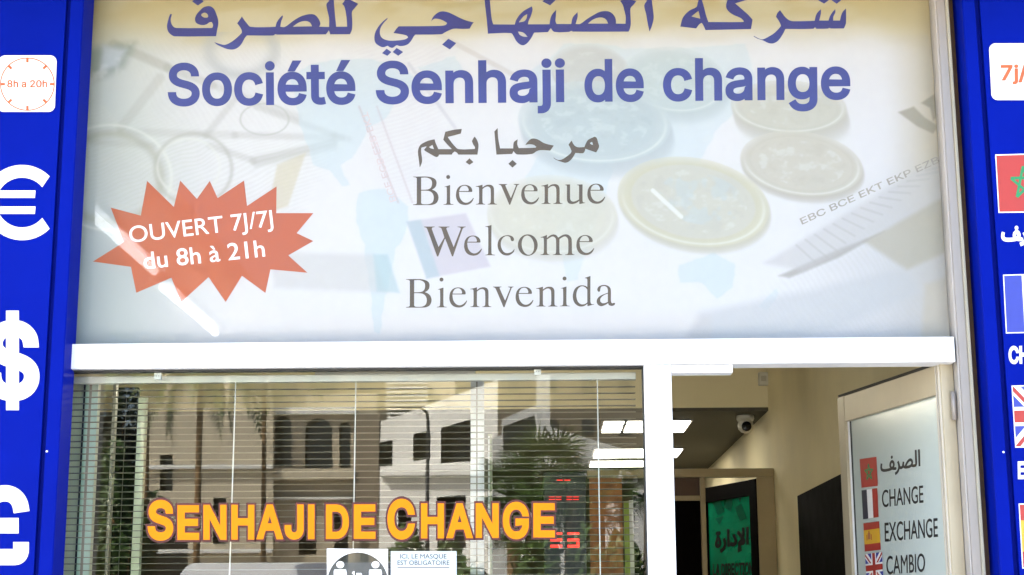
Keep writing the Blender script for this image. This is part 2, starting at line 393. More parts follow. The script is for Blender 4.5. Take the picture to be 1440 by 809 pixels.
# right jamb: channel profile from several folds
jx = XR
MB().box(jx+0.003, jx+0.008, -0.016, 0.10, 0, ZT).build('jamb_lip', mat('pale_jamb_edge', (0.33, 0.31, 0.29), 0.4, 0, 0.05, 9), sf, 0.001)
MB().box(jx+0.008, jx+0.036, -0.022, 0.10, 0, ZT).build('jamb', M_alu, sf, 0.002)
MB().box(jx+0.036, jx+0.046, -0.030, 0.10, 0, ZT).build('jamb_lip', mat('cream_jamb_edge', (0.30, 0.28, 0.215), 0.4, 0, 0.05, 9), sf, 0.002)
MB().box(jx+0.046, jx+0.10, 0.02, 0.10, 0, ZT).build('jamb_back', mat('brown_sealant', (0.10, 0.055, 0.03), 0.8, 0, 0.2, 20), sf)
box('top_rail', M_alu, XL, XR, 0.0, 0.06, ZT-0.03, ZT+0.04, sf, 0.002)
box('window_sill', M_white, XL, XM0, -0.02, 0.07, 0.0, 0.55, sf, 0.003)
box('gasket', M_dark, XL, XM0-0.004, 0.006, 0.05, ZTR0-0.006, ZTR0-0.001, sf)
box('gasket', M_dark, XM0-0.004, XM0-0.001, 0.008, 0.05, 0.55, ZTR0-0.001, sf)
box('window_pane', M_glass, XL, XM0-0.004, 0.020, 0.028, 0.55, ZTR0-0.006, sf)
box('banner_pane', M_bglass, XL, XR+0.003, 0.026, 0.032, ZTR1+0.001, ZT-0.03, sf)
box('gasket', mat('grey_gasket', (0.16, 0.14, 0.12), 0.7, 0, 0.1), XL, XR+0.003, 0.020, 0.036, ZTR1-0.001, ZTR1+0.004, sf)

# ------------------------------------------------------------------ the printed banner
def srgb_arr(a): a = np.clip(a, 0, 1); return np.where(a <= 0.04045, a/12.92, ((a+0.055)/1.055)**2.4)
def vnoise(x, y, s, seed):
    r = np.random.default_rng(seed).random((64, 64)); u = x/s; v = y/s
    i = np.floor(u).astype(int); j = np.floor(v).astype(int); fu = u-i; fv = v-j
    fu = fu*fu*(3-2*fu); fv = fv*fv*(3-2*fv); g = lambda a, b: r[a % 64, b % 64]
    return (g(i, j)*(1-fu)+g(i+1, j)*fu)*(1-fv)+(g(i, j+1)*(1-fu)+g(i+1, j+1)*fu)*fv
def fbm(x, y, s, seed): return 0.5*vnoise(x, y, s, seed)+0.3*vnoise(x, y, s/2.1, seed+1)+0.2*vnoise(x, y, s/4.3, seed+2)
def sstep(a, b, x): t = np.clip((x-a)/(b-a), 0, 1); return t*t*(3-2*t)
NX, NZ = 860, 390
gx = np.linspace(XL, XR+0.002, NX); gz = np.linspace(ZTR1+0.002, ZT-0.02, NZ)
GX, GZ = np.meshgrid(gx, gz); YBAN = 0.052
PX, PY = project(np.stack([GX, np.full_like(GX, YBAN), GZ], -1))
img = np.empty(GX.shape+(3,)); img[:] = np.array([0.93, 0.925, 0.93])
def lay(mask, col, k=1.0):
    global img
    a = (np.clip(mask, 0, 1)*k)[..., None]; img = img*(1-a)+np.array(col)/255.0*a
def seg(x0, y0, x1, y1, w, soft=1.2):
    d = np.array([x1-x0, y1-y0], float); L2 = d@d; t = np.clip(((PX-x0)*d[0]+(PY-y0)*d[1])/L2, 0, 1)
    return 1-sstep(w, w+soft, np.hypot(PX-x0-t*d[0], PY-y0-t*d[1]))
def polym(pts, soft=2.0):
    p = np.array(pts, float); ins = np.zeros(PX.shape, bool); dist = np.full(PX.shape, 1e9)
    for (x0, y0), (x1, y1) in zip(p, np.roll(p, -1, 0)):
        c = ((y0 <= PY) != (y1 <= PY)); xs = x0+(PY-y0)/(y1-y0+1e-12)*(x1-x0); ins ^= c & (PX < xs)
        d = np.array([x1-x0, y1-y0]); t = np.clip(((PX-x0)*d[0]+(PY-y0)*d[1])/(d@d+1e-9), 0, 1)
        dist = np.minimum(dist, np.hypot(PX-x0-t*d[0], PY-y0-t*d[1]))
    sd = np.where(ins, dist, -dist); return sstep(-soft, soft, sd)
def ell(cx, cy, rx, ry, rot=0.0):
    c, s = math.cos(math.radians(rot)), math.sin(math.radians(rot)); x = PX-cx; y = PY-cy
    return np.hypot((x*c+y*s)/rx, (-x*s+y*c)/ry)
# soft tones of the collage: greenish left, ochre banknotes along the top, ochre right edge
lay(1-sstep(90, 330, PX + 60*(fbm(PX, PY, 130, 3)-0.5)), (196, 205, 190), 0.75)
lay(1-sstep(15, 85, PY + 50*(fbm(PX, PY*2.5, 150, 5)-0.5)), (214, 202, 158), 0.85)
lay((1-sstep(-10, 45, PY))*sstep(0.35, 0.65, fbm(PX+0.8*PY, PY*3, 90, 9)), (196, 174, 112), 0.6)
lay(sstep(1235, 1330, PX)*(1-0.55*sstep(200, 480, PY)), (196, 180, 140), 0.75)  # glass reflection down the right edge, painted as an ochre tone
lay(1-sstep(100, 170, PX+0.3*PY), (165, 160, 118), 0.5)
lay((1-sstep(120, 420, PX+0.15*PY))*sstep(180, 420, PY), (168, 186, 196), .55); lay(sstep(1080, 1310, PX)*sstep(180, 400, PY), (196, 196, 198), .6)  # light falloff at lower left and right, painted into the sheet colour
# engraved line work of the notes
eng = 0.5+0.5*np.sin((PX*0.35+PY*0.9+30*fbm(PX, PY, 120, 71))*1.15); eng2 = 0.5+0.5*np.sin((PX*0.8-PY*0.6+45*fbm(PX, PY, 160, 75))*0.95)
lay(eng*polym([(110,150),(330,190),(480,200),(420,300),(110,330)], 30), (188, 190, 172), .13); lay(eng2*polym([(160,20),(420,60),(430,180),(220,180)], 30), (196, 198, 186), .10)
lay(eng2*polym([(1110,380),(1330,230),(1340,470),(1000,480)], 25), (196, 192, 182), .11); lay(eng*polym([(500,60),(640,60),(600,290),(540,290)], 20), (214, 204, 208), .15)
# notes on the left: folded edges and arches in fine line
for (x0, y0, x1, y1, w, k) in ((160,62,235,95,5,.5),(235,95,300,120,3,.35),(225,110,170,180,5,.3),(300,120,420,165,2,.25),(170,185,330,190,3,.25),(330,140,290,190,2,.3),
        (330,190,480,194,2,.3),(295,205,356,226,2,.3),(356,226,470,200,2.5,.4),(360,150,470,190,1.2,.35),(470,190,490,196,1.2,.3),(360,232,470,207,1.2,.3),(130,200,215,205,1.5,.25)):
    lay(seg(x0, y0, x1, y1, w*0.6, 7), (162, 164, 146), k*0.75)
lay(np.exp(-((ell(155, 250, 72, 62)-1)/0.10)**2)*(PX > 110), (176, 178, 158), .55)
lay(np.exp(-((ell(155, 250, 86, 74)-1)/0.03)**2), (238, 238, 228), .6)
lay(np.exp(-((ell(265, 235, 44, 40)-1)/0.05)**2), (236, 236, 226), .6); lay(np.exp(-((ell(272, 238, 54, 50)-1)/0.06)**2), (182, 184, 168), .5)
lay(np.exp(-((ell(340, 70, 46, 36)-1)/0.22)**2)*(PY > 45)*(PX < 395), (190, 196, 194), .6)
lay(np.exp(-((ell(372, 168, 34, 22)-1)/0.05)**2), (186, 190, 178), .5)
lay(polym([(112,70),(190,60),(175,95),(140,112),(112,115)], 10)*sstep(.3,.6,fbm(PX,PY,22,20)), (138, 152, 140), .6)
lay(polym([(145,65),(178,70),(165,92),(140,100)], 6), (220, 228, 236), .7)
lay(polym([(390,232),(430,215),(405,290),(375,300)], 3), (216, 206, 172), .6)
# blue map of the continents
mapc = (206, 226, 234)
jit = 9*(fbm(PX, PY, 26, 31)-0.5)
_px, _py = PX.copy(), PY.copy(); PX = PX+jit; PY = PY+9*(fbm(_px, _py, 26, 41)-0.5)
lay(polym([(408,108),(440,88),(500,80),(560,92),(600,118),(560,135),(545,165),(520,180),(500,215),(480,235),(492,262),(478,262),(462,240),(440,232),(430,200),(418,150)], 1.5), mapc, .55)
lay(polym([(505,272),(540,265),(575,290),(572,325),(556,352),(548,395),(540,440),(535,470),(524,468),(520,400),(512,345),(500,310)], 1.5), mapc, .58)
lay(polym([(588,95),(640,80),(660,105),(620,128)], 1.5), mapc, .5)
lay(polym([(760,215),(830,205),(862,240),(850,290),(828,340),(812,392),(796,395),(786,340),(770,300),(745,280),(738,250)], 1.5), mapc, .45)
lay(polym([(735,110),(800,60),(930,70),(1050,60),(1065,120),(1010,185),(985,225),(960,250),(935,235),(905,215),(870,190),(800,180),(750,150)], 1.5), mapc, .45)
lay(polym([(955,375),(1005,355),(1035,370),(1030,405),(1008,420),(985,400),(955,398)], 1.5), mapc, .55)
lay(polym([(1068,430),(1092,405),(1095,412),(1078,438)], 1.5), mapc, .45)
PX, PY = _px, _py
# coins
def coin(cx, cy, rx, ry, rot, th, face, side, rim, k, seed, shade=0.45):
    k = k*0.72; face, side, rim = [np.array(c)*0.62+np.array((224, 224, 220))*0.38 for c in (face, side, rim)]
    for d in np.linspace(th, 2, 10):
        e = ell(cx+d*0.25, cy+d, rx, ry, rot)
        lay(1-sstep(0.96, 1.03, e), np.array(side)-(d/th)*6, k*0.16 if d > th*0.85 else k*0.32)
    e = ell(cx, cy, rx, ry, rot)
    lay(1-sstep(0.985, 1.01, e), rim, k)
    lay(np.exp(-((e-0.93)/0.025)**2)*sstep(-.6, .6, ((PY-cy)/ry)), (246, 248, 240), k*.9)
    lay(np.exp(-((e-0.84)/0.02)**2), np.array(side)*1.02, k*.4)
    f = 1-sstep(0.80, 0.83, e); lay(f, face, k)
    t = fbm(PX, PY*1.5, 16, seed); lay(f*sstep(.55, .75, t)*(e < .7), (242, 246, 246), k*.5); lay(f*sstep(.55, .75, 1-t)*(e < .75), np.array(face)*0.9, k*.35)
coin(830, 98, 56, 36, 6, 10, (204, 204, 196), (186, 190, 186), (212, 212, 204), .55, 51)
coin(949, 112, 74, 46, 8, 20, (194, 214, 214), (176, 196, 196), (206, 222, 222), .6, 53)
coin(1109, 150, 82, 37, 3, 26, (206, 202, 178), (180, 176, 152), (212, 208, 186), .75, 55)
coin(1127, 230, 87, 45, 8, 12, (206, 198, 176), (178, 170, 146), (216, 208, 184), .8, 57)
coin(776, 302, 92, 56, 2, 14, (224, 222, 196), (206, 202, 178), (230, 226, 198), .5, 59)
coin(836, 172, 108, 58, 4, 26, (176, 198, 204), (172, 190, 196), (200, 218, 222), .72, 61)
coin(975, 284, 108, 62, 10, 12, (204, 204, 196), (190, 186, 150), (224, 216, 172), .75, 63)
lay((1-sstep(.55, .6, ell(985, 280, 108, 62, 10)))*sstep(.5, .62, fbm(PX, PY, 30, 66)), (200, 214, 218), .5)
lay(seg(918, 268, 958, 305, 2.2, 1.5), (250, 250, 250), .7)
# coin shadows and the note edges at the right
lay(polym([(1095,388),(1180,350),(1245,325),(1180,362),(1110,391)], 3), (150, 146, 134), .55)
lay(polym([(1075,370),(1330,215),(1335,290),(1240,325),(1130,382)], 6), (204, 202, 200), .55)
lay(polym([(1215,340),(1340,270),(1340,350),(1275,380)], 5), (182, 174, 148), .6)
lay(polym([(985,440),(1130,410),(1270,378),(1300,410),(1200,452),(1120,478),(960,482)], 9), (202, 205, 208), .6)
lay(polym([(1300,400),(1345,385),(1345,485),(1295,485)], 6), (208, 196, 172), .55)
for k in range(15):
    lay(seg(1120+k*13, 345-k*7.5, 1150+k*13, 372-k*10, 0.8, 1.5), (188, 186, 180), .4)
lay(polym([(1263,158),(1285,150),(1300,165),(1320,178),(1312,188),(1290,178)], 2), (150, 142, 116), .6)
lay(polym([(1295,145),(1318,130),(1324,158),(1312,170),(1308,152)], 2), (146, 138, 112), .6)
# purple stamp, teal strip, beige slip in the middle
lay(polym([(572,312),(655,300),(690,375),(600,392)], 2.5), (206, 198, 212), .6)
lay(polym([(572,312),(592,309),(618,388),(600,392)], 2.5), (176, 206, 214), .55)
lay(polym([(385,355),(525,358),(545,412),(385,405)], 6), (212, 212, 210), .6); lay(polym([(525,358),(545,358),(562,412),(530,410)], 3), (178, 208, 214), .6)
lay(seg(505, 150, 560, 285, .8, 1.5), (206, 190, 190), .5); lay(seg(530, 150, 580, 285, .8, 1.5), (206, 190, 190), .35)
lay(seg(575, 90, 640, 180, 1.5, 2), (206, 206, 210), .5); lay(seg(600, 40, 740, 115, 2, 3), (212, 206, 196), .5)
img *= (1.0 + 0.02*(fbm(PX, PY, 9, 77)-0.5))[..., None]
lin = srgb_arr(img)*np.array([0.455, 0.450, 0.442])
verts = np.stack([GX, np.full_like(GX, YBAN), GZ], -1).reshape(-1, 3)
ii = (np.arange(NZ-1)[:, None]*NX+np.arange(NX-1)[None, :]).ravel()
quads = np.stack([ii, ii+1, ii+NX+1, ii+NX], 1)
bme = bpy.data.meshes.new('banner_sheet')
bme.vertices.add(len(verts)); bme.vertices.foreach_set('co', verts.ravel())
bme.loops.add(quads.size); bme.loops.foreach_set('vertex_index', quads.ravel())
bme.polygons.add(len(quads)); bme.polygons.foreach_set('loop_start', np.arange(len(quads))*4); bme.polygons.foreach_set('loop_total', np.full(len(quads), 4))
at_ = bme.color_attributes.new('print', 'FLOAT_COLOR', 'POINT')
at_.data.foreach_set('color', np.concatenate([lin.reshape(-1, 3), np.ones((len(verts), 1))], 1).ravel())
bme.update(calc_edges=True); bme.validate()
mb_ = mat('banner_print', (0.8, 0.8, 0.8), 0.6, 0, 0, bump=0.04, bscale=300)
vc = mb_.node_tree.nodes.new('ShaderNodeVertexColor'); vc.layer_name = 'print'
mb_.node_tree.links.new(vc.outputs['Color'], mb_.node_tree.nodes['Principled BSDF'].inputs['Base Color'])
bme.materials.append(mb_)
ban = thing('welcome_banner', 'large pale printed banner with coins and blue lettering above the white transom', 'banner', (-0.15, YBAN, ZTR1))
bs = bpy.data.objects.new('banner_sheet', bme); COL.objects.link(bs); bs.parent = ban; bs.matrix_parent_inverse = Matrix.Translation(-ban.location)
box('backing_board', M_pw, XL, XR+0.003, YBAN+0.004, YBAN+0.012, ZTR1+0.001, ZT-0.03, ban)
SB = front(YBAN)
yb = lambda x: 147.0-(x-236)*0.0098
for w, x0, x1 in (('Société', 236, 500), ('Senhaji', 528.5, 795), ('de', 822, 905.5), ('change', 932.5, 1196)):
    b_ = 0.021
    o = write(SB, w, (x0, yb(x0)), (x1, yb(x1)), 55.5, 'title_word', M_tblue, ban, FONT_SANS, b_)

# Arabic headline, traced letter group by letter group
def Z(x0, y0, s, pts): return [(x0+a/s, y0+b/s) for a, b in pts]
z1 = lambda p: Z(225, 0, 9, p); z2 = lambda p: Z(375, 0, 9, p); z3 = lambda p: Z(515, 0, 9, p); z4 = lambda p: Z(665, 0, 9, p)
z5 = lambda p: Z(785, 0, 9, p); z6 = lambda p: Z(945, 0, 9, p); z7 = lambda p: Z(1060, 0, 9, p)
AR = []
AR.append([z1([(130,180),(152,182),(135,240),(140,290),(165,335),(205,355),(660,355),(672,320),(655,280),(625,285),(590,310),(540,320),(485,308),(450,280),(443,235),(460,190),(500,140),(550,95),(610,78),(655,90),(690,125),(715,185),(735,250),(738,310),(725,370),(710,460),(190,462),(140,440),(100,395),(88,330),(100,270),(115,215)]),
           z1([(525,180),(560,162),(595,175),(612,205),(600,225),(555,222),(522,200)])])
AR.append([z1([(405,20),(480,-50),(553,20),(480,72)])])
AR.append([[(301.1,59.4),(311,62.5),(316.1,63.3),(324,60),(331.7,54.4),(338,48.5),(340,46),(339.5,42),(336,36),(333.4,33),(336.5,28.9),(340.2,23.3),(344,29),(348,34),(352,37.8)]
    + z2([(0,345),(112,340),(125,290),(160,235),(200,195),(205,215),(185,270),(172,340),(230,343),(330,270),(420,215),(500,188),(560,180),(610,190),(650,230),(680,295),(665,340),(790,343),(790,230),(762,110),(757,50),(790,10),(792,-120),(842,-170),(850,0),(860,130),(880,340),(1018,340),(1010,220),(985,90),(955,50),(990,0),(992,-120),(1055,-170),(1062,0),(1110,25),(1160,50),(1110,110),(1080,150),(1083,250),(1080,370),(1055,435),(805,437),(788,385),(750,437),(130,440),(110,432),(95,445)])
    + [(383.9,50.2),(347.2,50),(344.4,53.3),(339.4,62.2),(334.4,67.2),(328.3,69.8),(320.6,69.4),(312.8,66.7),(305,62.8)],
    z2([(330,340),(400,290),(460,270),(510,270),(550,290),(575,335)])])
AR.append([z3([(265,230),(272,238),(215,300),(180,360),(172,420),(190,470),(230,500),(300,517),(400,513),(490,500),(530,478),(515,455),(470,440),(345,420),(375,375),(410,335),(900,330),(1000,320),(1025,295),(990,270),(930,245),(870,238),(838,255),(822,275),(835,235),(865,195),(920,155),(975,145),(1040,158),(1100,185),(1200,235),(1280,265),(1362,285),(1340,310),(1310,365),(1220,368),(1110,365),(1050,385),(990,415),(955,435),(620,440),(600,465),(570,515),(530,560),(480,580),(425,585),(385,575),(340,605),(310,605),(270,580),(215,600),(160,580),(115,540),(103,480),(115,410),(160,330),(215,270)])])
for d in ([(960,565),(1040,492),(1140,548),(1058,628)], [(200,675),(258,618),(318,660),(268,708)], [(335,660),(385,608),(468,660),(405,708)]): AR.append([z3(d)])
AR.append([z4([(150,30),(140,-120),(205,-180),(215,0),(225,120),(240,250),(258,310),(530,312),(545,260),(590,190),(650,135),(745,82),(755,120),(735,200),(705,270),(697,310),(970,308),(980,240),(1005,180),(1055,125),(1050,200),(1045,270),(1060,305),(1245,305),(1265,220),(1325,155),(1325,215),(1300,305)])
    + z5([(280,303),(360,245),(450,190),(530,150),(610,142),(660,155),(705,195),(728,245),(730,300),(850,302),(855,220),(835,130),(815,60),(780,10),(845,-10),(850,-120),(915,-170),(925,0),(990,15),(950,65),(915,105),(915,200),(918,310),(905,370),(890,402),(185,402),(165,390),(140,404)])
    + z4([(1030,405),(985,358),(950,408),(775,415),(740,480),(690,545),(640,575),(590,560),(545,515),(510,450),(480,420),(190,428),(175,250)]),
    z4([(580,285),(640,210),(688,180),(680,230),(650,270)]), z4([(572,400),(640,415),(692,468),(640,465),(590,440)]), z5([(375,300),(440,250),(510,225),(570,228),(610,255),(632,300)])])
AR.append([z4([(880,20),(960,-60),(1050,0),(978,70)])])
AR.append([z5([(1125,0),(1088,70),(1110,170),(1135,310),(1155,400),(1185,330),(1208,230),(1200,130),(1185,0),(1180,-150),(1110,-110)])])
AR.append([z6([(335,0),(330,-60),(375,-80),(380,0),(405,90),(430,190),(460,280),(900,280),(910,270),(870,230),(760,180),(690,110),(690,40),(720,-40),(1080,-100),(1070,-40),(935,3),(800,45),(870,105),(960,185),(1020,250),(1010,310),(1000,370),(425,383),(390,310),(375,290),(345,310),(305,362),(105,338),(130,240),(170,180),(230,130),(310,90),(325,40)]),
    z6([(245,210),(335,138),(358,238)])])
AR.append([z7([(0,455),(60,487),(110,500),(180,470),(260,420),(320,360),(345,330),(330,290),(300,240),(280,215),(300,165),(333,130),(365,175),(400,220),(450,258),(500,270),(770,265),(785,200),(810,155),(850,118),(850,170),(828,262),(945,262),(965,205),(1000,150),(1032,118),(1032,160),(1008,210),(1005,262),(1090,262),(1105,200),(1130,145),(1168,108),(1168,290),(1155,330),(1140,362),(970,362),(955,352),(940,364),(790,366),(775,345),(755,366),(400,368),(370,430),(310,515),(250,550),(190,548),(120,515),(50,492),(0,465)])])
for d in ([(815,5),(890,-60),(950,5),(890,48)], [(985,5),(1040,-60),(1105,5),(1050,50)]): AR.append([z7(d)])
for cset in AR: traced(SB, cset, 'arabic_title_letters', M_tblue, ban)
w1 = lambda p: Z(580, 170, 10.286, p); w2 = lambda p: Z(710, 170, 10.286, p)
AW = [[w1([(105,675),(92,560),(80,470),(85,410),(115,350),(170,315),(240,285),(320,268),(335,320),(375,410),(570,410),(510,350),(445,275),(460,220),(475,160),(600,130),(715,118),(700,185),(590,215),(510,235),(560,305),(610,365),(665,410),(900,408),(905,385),(880,345),(860,295),(880,255),(900,228),(935,280),(955,345),(950,420),(940,490),(665,490),(640,460),(610,445),(580,470),(570,490),(385,490),(375,515),(345,525),(300,505),(240,470),(175,430),(170,415),(205,375),(195,372),(130,390),(125,440),(140,580),(115,660)]), w1([(240,380),(290,350),(310,410),(265,398)])],
      [w1([(768,598),(825,543),(882,598),(825,638)])],
      [w1([(1200,330),(1185,155),(1232,105),(1240,250),(1268,400)]) + w2([(120,400),(130,310),(185,268),(180,340),(200,395),(440,390),(455,378),(420,350),(350,340),(295,350),(320,315),(385,260),(470,268),(560,320),(640,345),(708,358),(690,385),(655,432),(520,425),(460,440),(395,480),(180,488),(150,470),(125,440),(105,480)]) + w1([(1215,490)])],
      [w2([(50,622),(110,567),(172,622),(110,678)])],
      [w2([(700,527),(760,565),(820,562),(890,520),(950,470),(965,440),(945,390),(920,345),(965,285),(1000,350),(1050,382),(1150,380),(1170,330),(1205,275),(1300,230),(1325,245),(1350,320),(1362,380),(1320,458),(1250,435),(1165,405),(1150,450),(1125,470),(1020,465),(990,520),(940,580),(880,608),(820,595),(750,570),(715,548)]), w2([(1230,320),(1262,305),(1275,350),(1240,338)])]]
for cset in AW: traced(SB, cset, 'arabic_welcome_letters', M_brown, ban)

# roman serif words, glyph by glyph (outline, left, baseline, scale)
def circ(cx, cy, rx, ry=None, n=14, rot=0.0):
    ry = ry or rx; return [(cx+rx*math.cos(t)*math.cos(rot)-ry*math.sin(t)*math.sin(rot), cy+rx*math.cos(t)*math.sin(rot)+ry*math.sin(t)*math.cos(rot)) for t in np.linspace(0, 2*math.pi, n, endpoint=False)]
SG = {
 'B': ([[(143,78),(305,76),(360,82),(405,98),(432,122),(440,158),(432,198),(410,225),(382,243),(415,256),(448,285),(465,335),(458,380),(438,412),(400,432),(350,438),(143,438),(143,430),(175,426),(190,415),(190,100),(175,88),(143,84)],
        [(245,92),(310,90),(355,105),(378,130),(383,165),(375,205),(350,232),(310,242),(245,244)],
        [(245,256),(300,256),(350,262),(385,285),(403,325),(402,370),(385,405),(345,425),(290,428),(258,424),(245,412)]], 143, 438, 9),
 'i': ([[(540,210),(575,198),(608,188),(612,190),(612,410),(622,427),(655,433),(655,438),(527,438),(527,433),(557,427),(568,410),(568,222),(560,212),(540,213)], circ(587, 86, 25)], 527, 438, 9),
 'e': ([[(888,275),(725,275),(727,300),(735,345),(755,380),(785,405),(820,412),(855,400),(885,375),(905,350),(912,355),(895,392),(870,420),(835,437),(790,440),(740,425),(705,390),(687,340),(687,295),(697,250),(725,210),(765,190),(810,186),(855,200),(885,230),(893,262)],
        [(727,264),(842,264),(848,250),(838,222),(815,200),(790,197),(760,206),(738,232)]], 687, 437, 9),
 'n': ([[(935,208),(975,200),(1018,187),(1022,190),(1022,222),(1060,195),(1095,187),(1130,190),(1155,208),(1167,240),(1168,410),(1178,426),(1205,433),(1205,438),(1087,438),(1087,433),(1113,427),(1125,410),(1125,255),(1118,228),(1098,212),(1072,212),(1045,224),(1022,242),(1022,410),(1032,427),(1055,433),(1055,438),(938,438),(938,433),(967,427),(977,410),(977,228),(970,215),(938,213)]], 935, 438, 9),
 'v': ([[(1155,208),(1262,208),(1262,214),(1240,220),(1240,232),(1308,385),(1368,240),(1372,222),(1345,214),(1345,208),(1415,208),(1415,214),(1395,222),(1385,240),(1300,470),(1288,470),(1195,250),(1180,225),(1155,214)]], 1155, 465, 9),
 'u': ([[(718,178),(775,175),(780,178),(780,345),(785,370),(800,388),(825,393),(855,385),(893,365),(893,200),(888,188),(868,184),(868,178),(935,175),(938,178),(938,385),(945,402),(965,405),(967,412),(900,424),(897,422),(897,385),(860,410),(815,424),(770,418),(748,395),(740,360),(740,200),(735,188),(718,184)]], 718, 420, 9),
 'W': ([[(15,97),(178,97),(178,105),(145,112),(135,125),(140,150),(240,415),(330,265),(290,140),(275,118),(240,105),(240,97),(410,97),(410,105),(372,112),(362,125),(367,145),(475,415),(580,150),(585,125),(572,112),(535,105),(535,97),(662,97),(662,105),(630,115),(610,145),(465,562),(450,562),(345,290),(340,285),(235,562),(217,562),(65,140),(50,115),(15,105)]], 15, 549, 11.077),
 'l': ([[(968,100),(1010,92),(1062,78),(1065,80),(1065,515),(1075,535),(1122,543),(1122,549),(968,549),(968,543),(1003,535),(1013,515),(1013,122),(1003,108),(968,105)]], 968, 549, 11.077),
 'c': ([[(1425,455),(1415,490),(1380,525),(1335,548),(1290,550),(1240,535),(1195,495),(1167,440),(1160,380),(1172,325),(1205,275),(1255,245),(1310,233),(1360,240),(1400,262),(1418,295),(1410,322),(1385,328),(1367,312),(1362,285),(1350,262),(1318,248),(1285,250),(1245,275),(1218,320),(1210,375),(1220,430),(1245,480),(1280,508),(1325,512),(1370,498),(1400,475),(1420,450)]], 1160, 546, 11.077),
 'o': ([circ(301, 391, 154, 167, 24), circ(303, 393, 96, 150, 24, -0.14)], 147, 548, 11.077),
 'm': ([[(500,262),(545,250),(595,228),(600,230),(600,275),(650,235),(700,220),(745,232),(775,270),(830,235),(885,218),(935,228),(970,260),(985,300),(990,505),(1000,525),(1030,535),(1030,541),(880,541),(880,535),(915,527),(930,505),(930,310),(918,275),(890,252),(860,255),(800,290),(795,300),(795,505),(805,527),(840,535),(840,541),(690,541),(690,535),(727,527),(740,505),(740,305),(728,272),(700,252),(670,256),(600,298),(600,505),(612,527),(640,535),(640,541),(497,541),(497,535),(535,527),(550,505),(550,290),(540,270),(500,268)]], 497, 541, 11.077),
 'd': ([[(968,95),(1000,85),(1035,72),(1038,74),(1038,395),(1045,422),(1060,430),(1082,428),(1084,434),(1002,455),(1000,452),(1000,425),(960,452),(915,460),(870,445),(832,405),(815,345),(820,285),(845,230),(890,198),(935,190),(975,198),(998,212),(998,118),(990,104),(968,100)],
        [(998,245),(975,218),(940,203),(905,212),(875,245),(860,300),(865,360),(885,405),(920,430),(955,430),(985,418),(998,405)]], 812, 455, 9),
 'a': ([[(1128,262),(1125,240),(1140,212),(1175,193),(1220,188),(1260,200),(1288,225),(1297,265),(1297,380),(1302,412),(1315,422),(1335,415),(1352,420),(1345,440),(1320,453),(1290,452),(1268,440),(1262,420),(1220,445),(1175,458),(1140,445),(1118,410),(1122,370),(1150,335),(1200,308),(1258,288),(1258,250),(1245,218),(1218,203),(1190,205),(1170,215),(1162,245),(1160,268),(1143,278)],
        [(1258,298),(1215,315),(1180,340),(1162,370),(1165,402),(1188,420),(1220,418),(1258,402)]], 1118, 455, 9)}
_sm = {k: [smooth_outline(c, 40) for c in v[0]] for k, v in SG.items()}
for letters, xs, b0, b1 in (('Bienvenue', (580.9, 623.6, 641.3, 668.9, 701.4, 733.1, 761.1, 794.8, 826.1), 288.6, 286.4),
                            ('Welcome', (596.4, 652.8, 682.4, 699.7, 728.3, 759.9, 810.7), 359.6, 358.6),
                            ('Bienvenida', (571.1, 614.2, 632.0, 661.1, 693.3, 725.2, 753.9, 787.2, 805.2, 839.2), 432.8, 430.5)):
    mb = MB()
    for ch, x in zip(letters, xs):
        _, lx, ly, s = SG[ch]; base = b0+(b1-b0)*(x-xs[0])/(xs[-1]-xs[0])
        P, T = fill([[(x+(a-lx)/s, base+(b-ly)/s) for a, b in c] for c in _sm[ch]], 'evenodd')
        mb.add([SB.at(p[0], p[1], 0.0008) for p in P], [t[::-1] for t in T])
    mb.build('welcome_word', M_brown, ban)
# orange burst
st = Z(120, 240, 4.2576, [(370,62),(530,218),(568,60),(668,170),(745,62),(792,165),(950,60),(968,212),(1145,95),(1143,255),(1365,255),(1265,375),(1365,422),(1215,508),(1330,612),(1108,592),(1078,733),(938,630),(840,787),(738,638),(575,787),(515,642),(305,732),(273,577),(45,545),(232,428),(152,222),(332,270)])
burst = traced(SB, [st], 'opening_hours_burst', M_pori, ban, 0.0008, False)
def spaced(text, p0, p1, h, bold):
    cs = outline(text, None, bold); full = np.array([p for c in cs for p in c]); x0, x1 = full[:, 0].min(), full[:, 0].max()
    p0, p1 = np.array(p0, float), np.array(p1, float); pos = 0
    for w in text.split(' '):
        pre = outline(text[:text.index(w, pos)+len(w)], None, bold); xe = max(p[0] for c in pre for p in c); ww = np.array([p for c in outline(w, None, bold) for p in c]); wl_ = ww[:, 0].max()-ww[:, 0].min()
        pos = text.index(w, pos)+len(w)
        a, b = p0+(p1-p0)*(xe-wl_-x0)/(x1-x0), p0+(p1-p0)*(xe-x0)/(x1-x0)
        write(SB, w, a, b, h, 'burst_word', M_pw, burst, None, bold, 0.0014)
spaced('OUVERT 7J/7J', (183, 341.5), (384.5, 318), 22.5, 0.004)
spaced('du 8h à 21h', (203, 378.5), (373, 360.5), 23.0, 0.009)
# faint note serials printed on the collage
M_faint = mat('print_faint_grey', (0.21, 0.19, 0.155), 0.6, 0, 0.1, 30); M_faintp = mat('print_faint_rose', (0.36, 0.30, 0.295), 0.6, 0, 0.1, 30)
write(SB, 'EBC BCE EKT EKP EZB', (1128, 316), (1322, 228), 9, 'note_serial', M_faint, ban, FONT_SANS, 0.01, 0.0006)
write(SB, 'BCE ECB EZB EKT', (549, 285), (508, 160), 9, 'note_serial', M_faintp, ban, FONT_SANS, 0.01, 0.0006, perp=(0.95, -0.31))

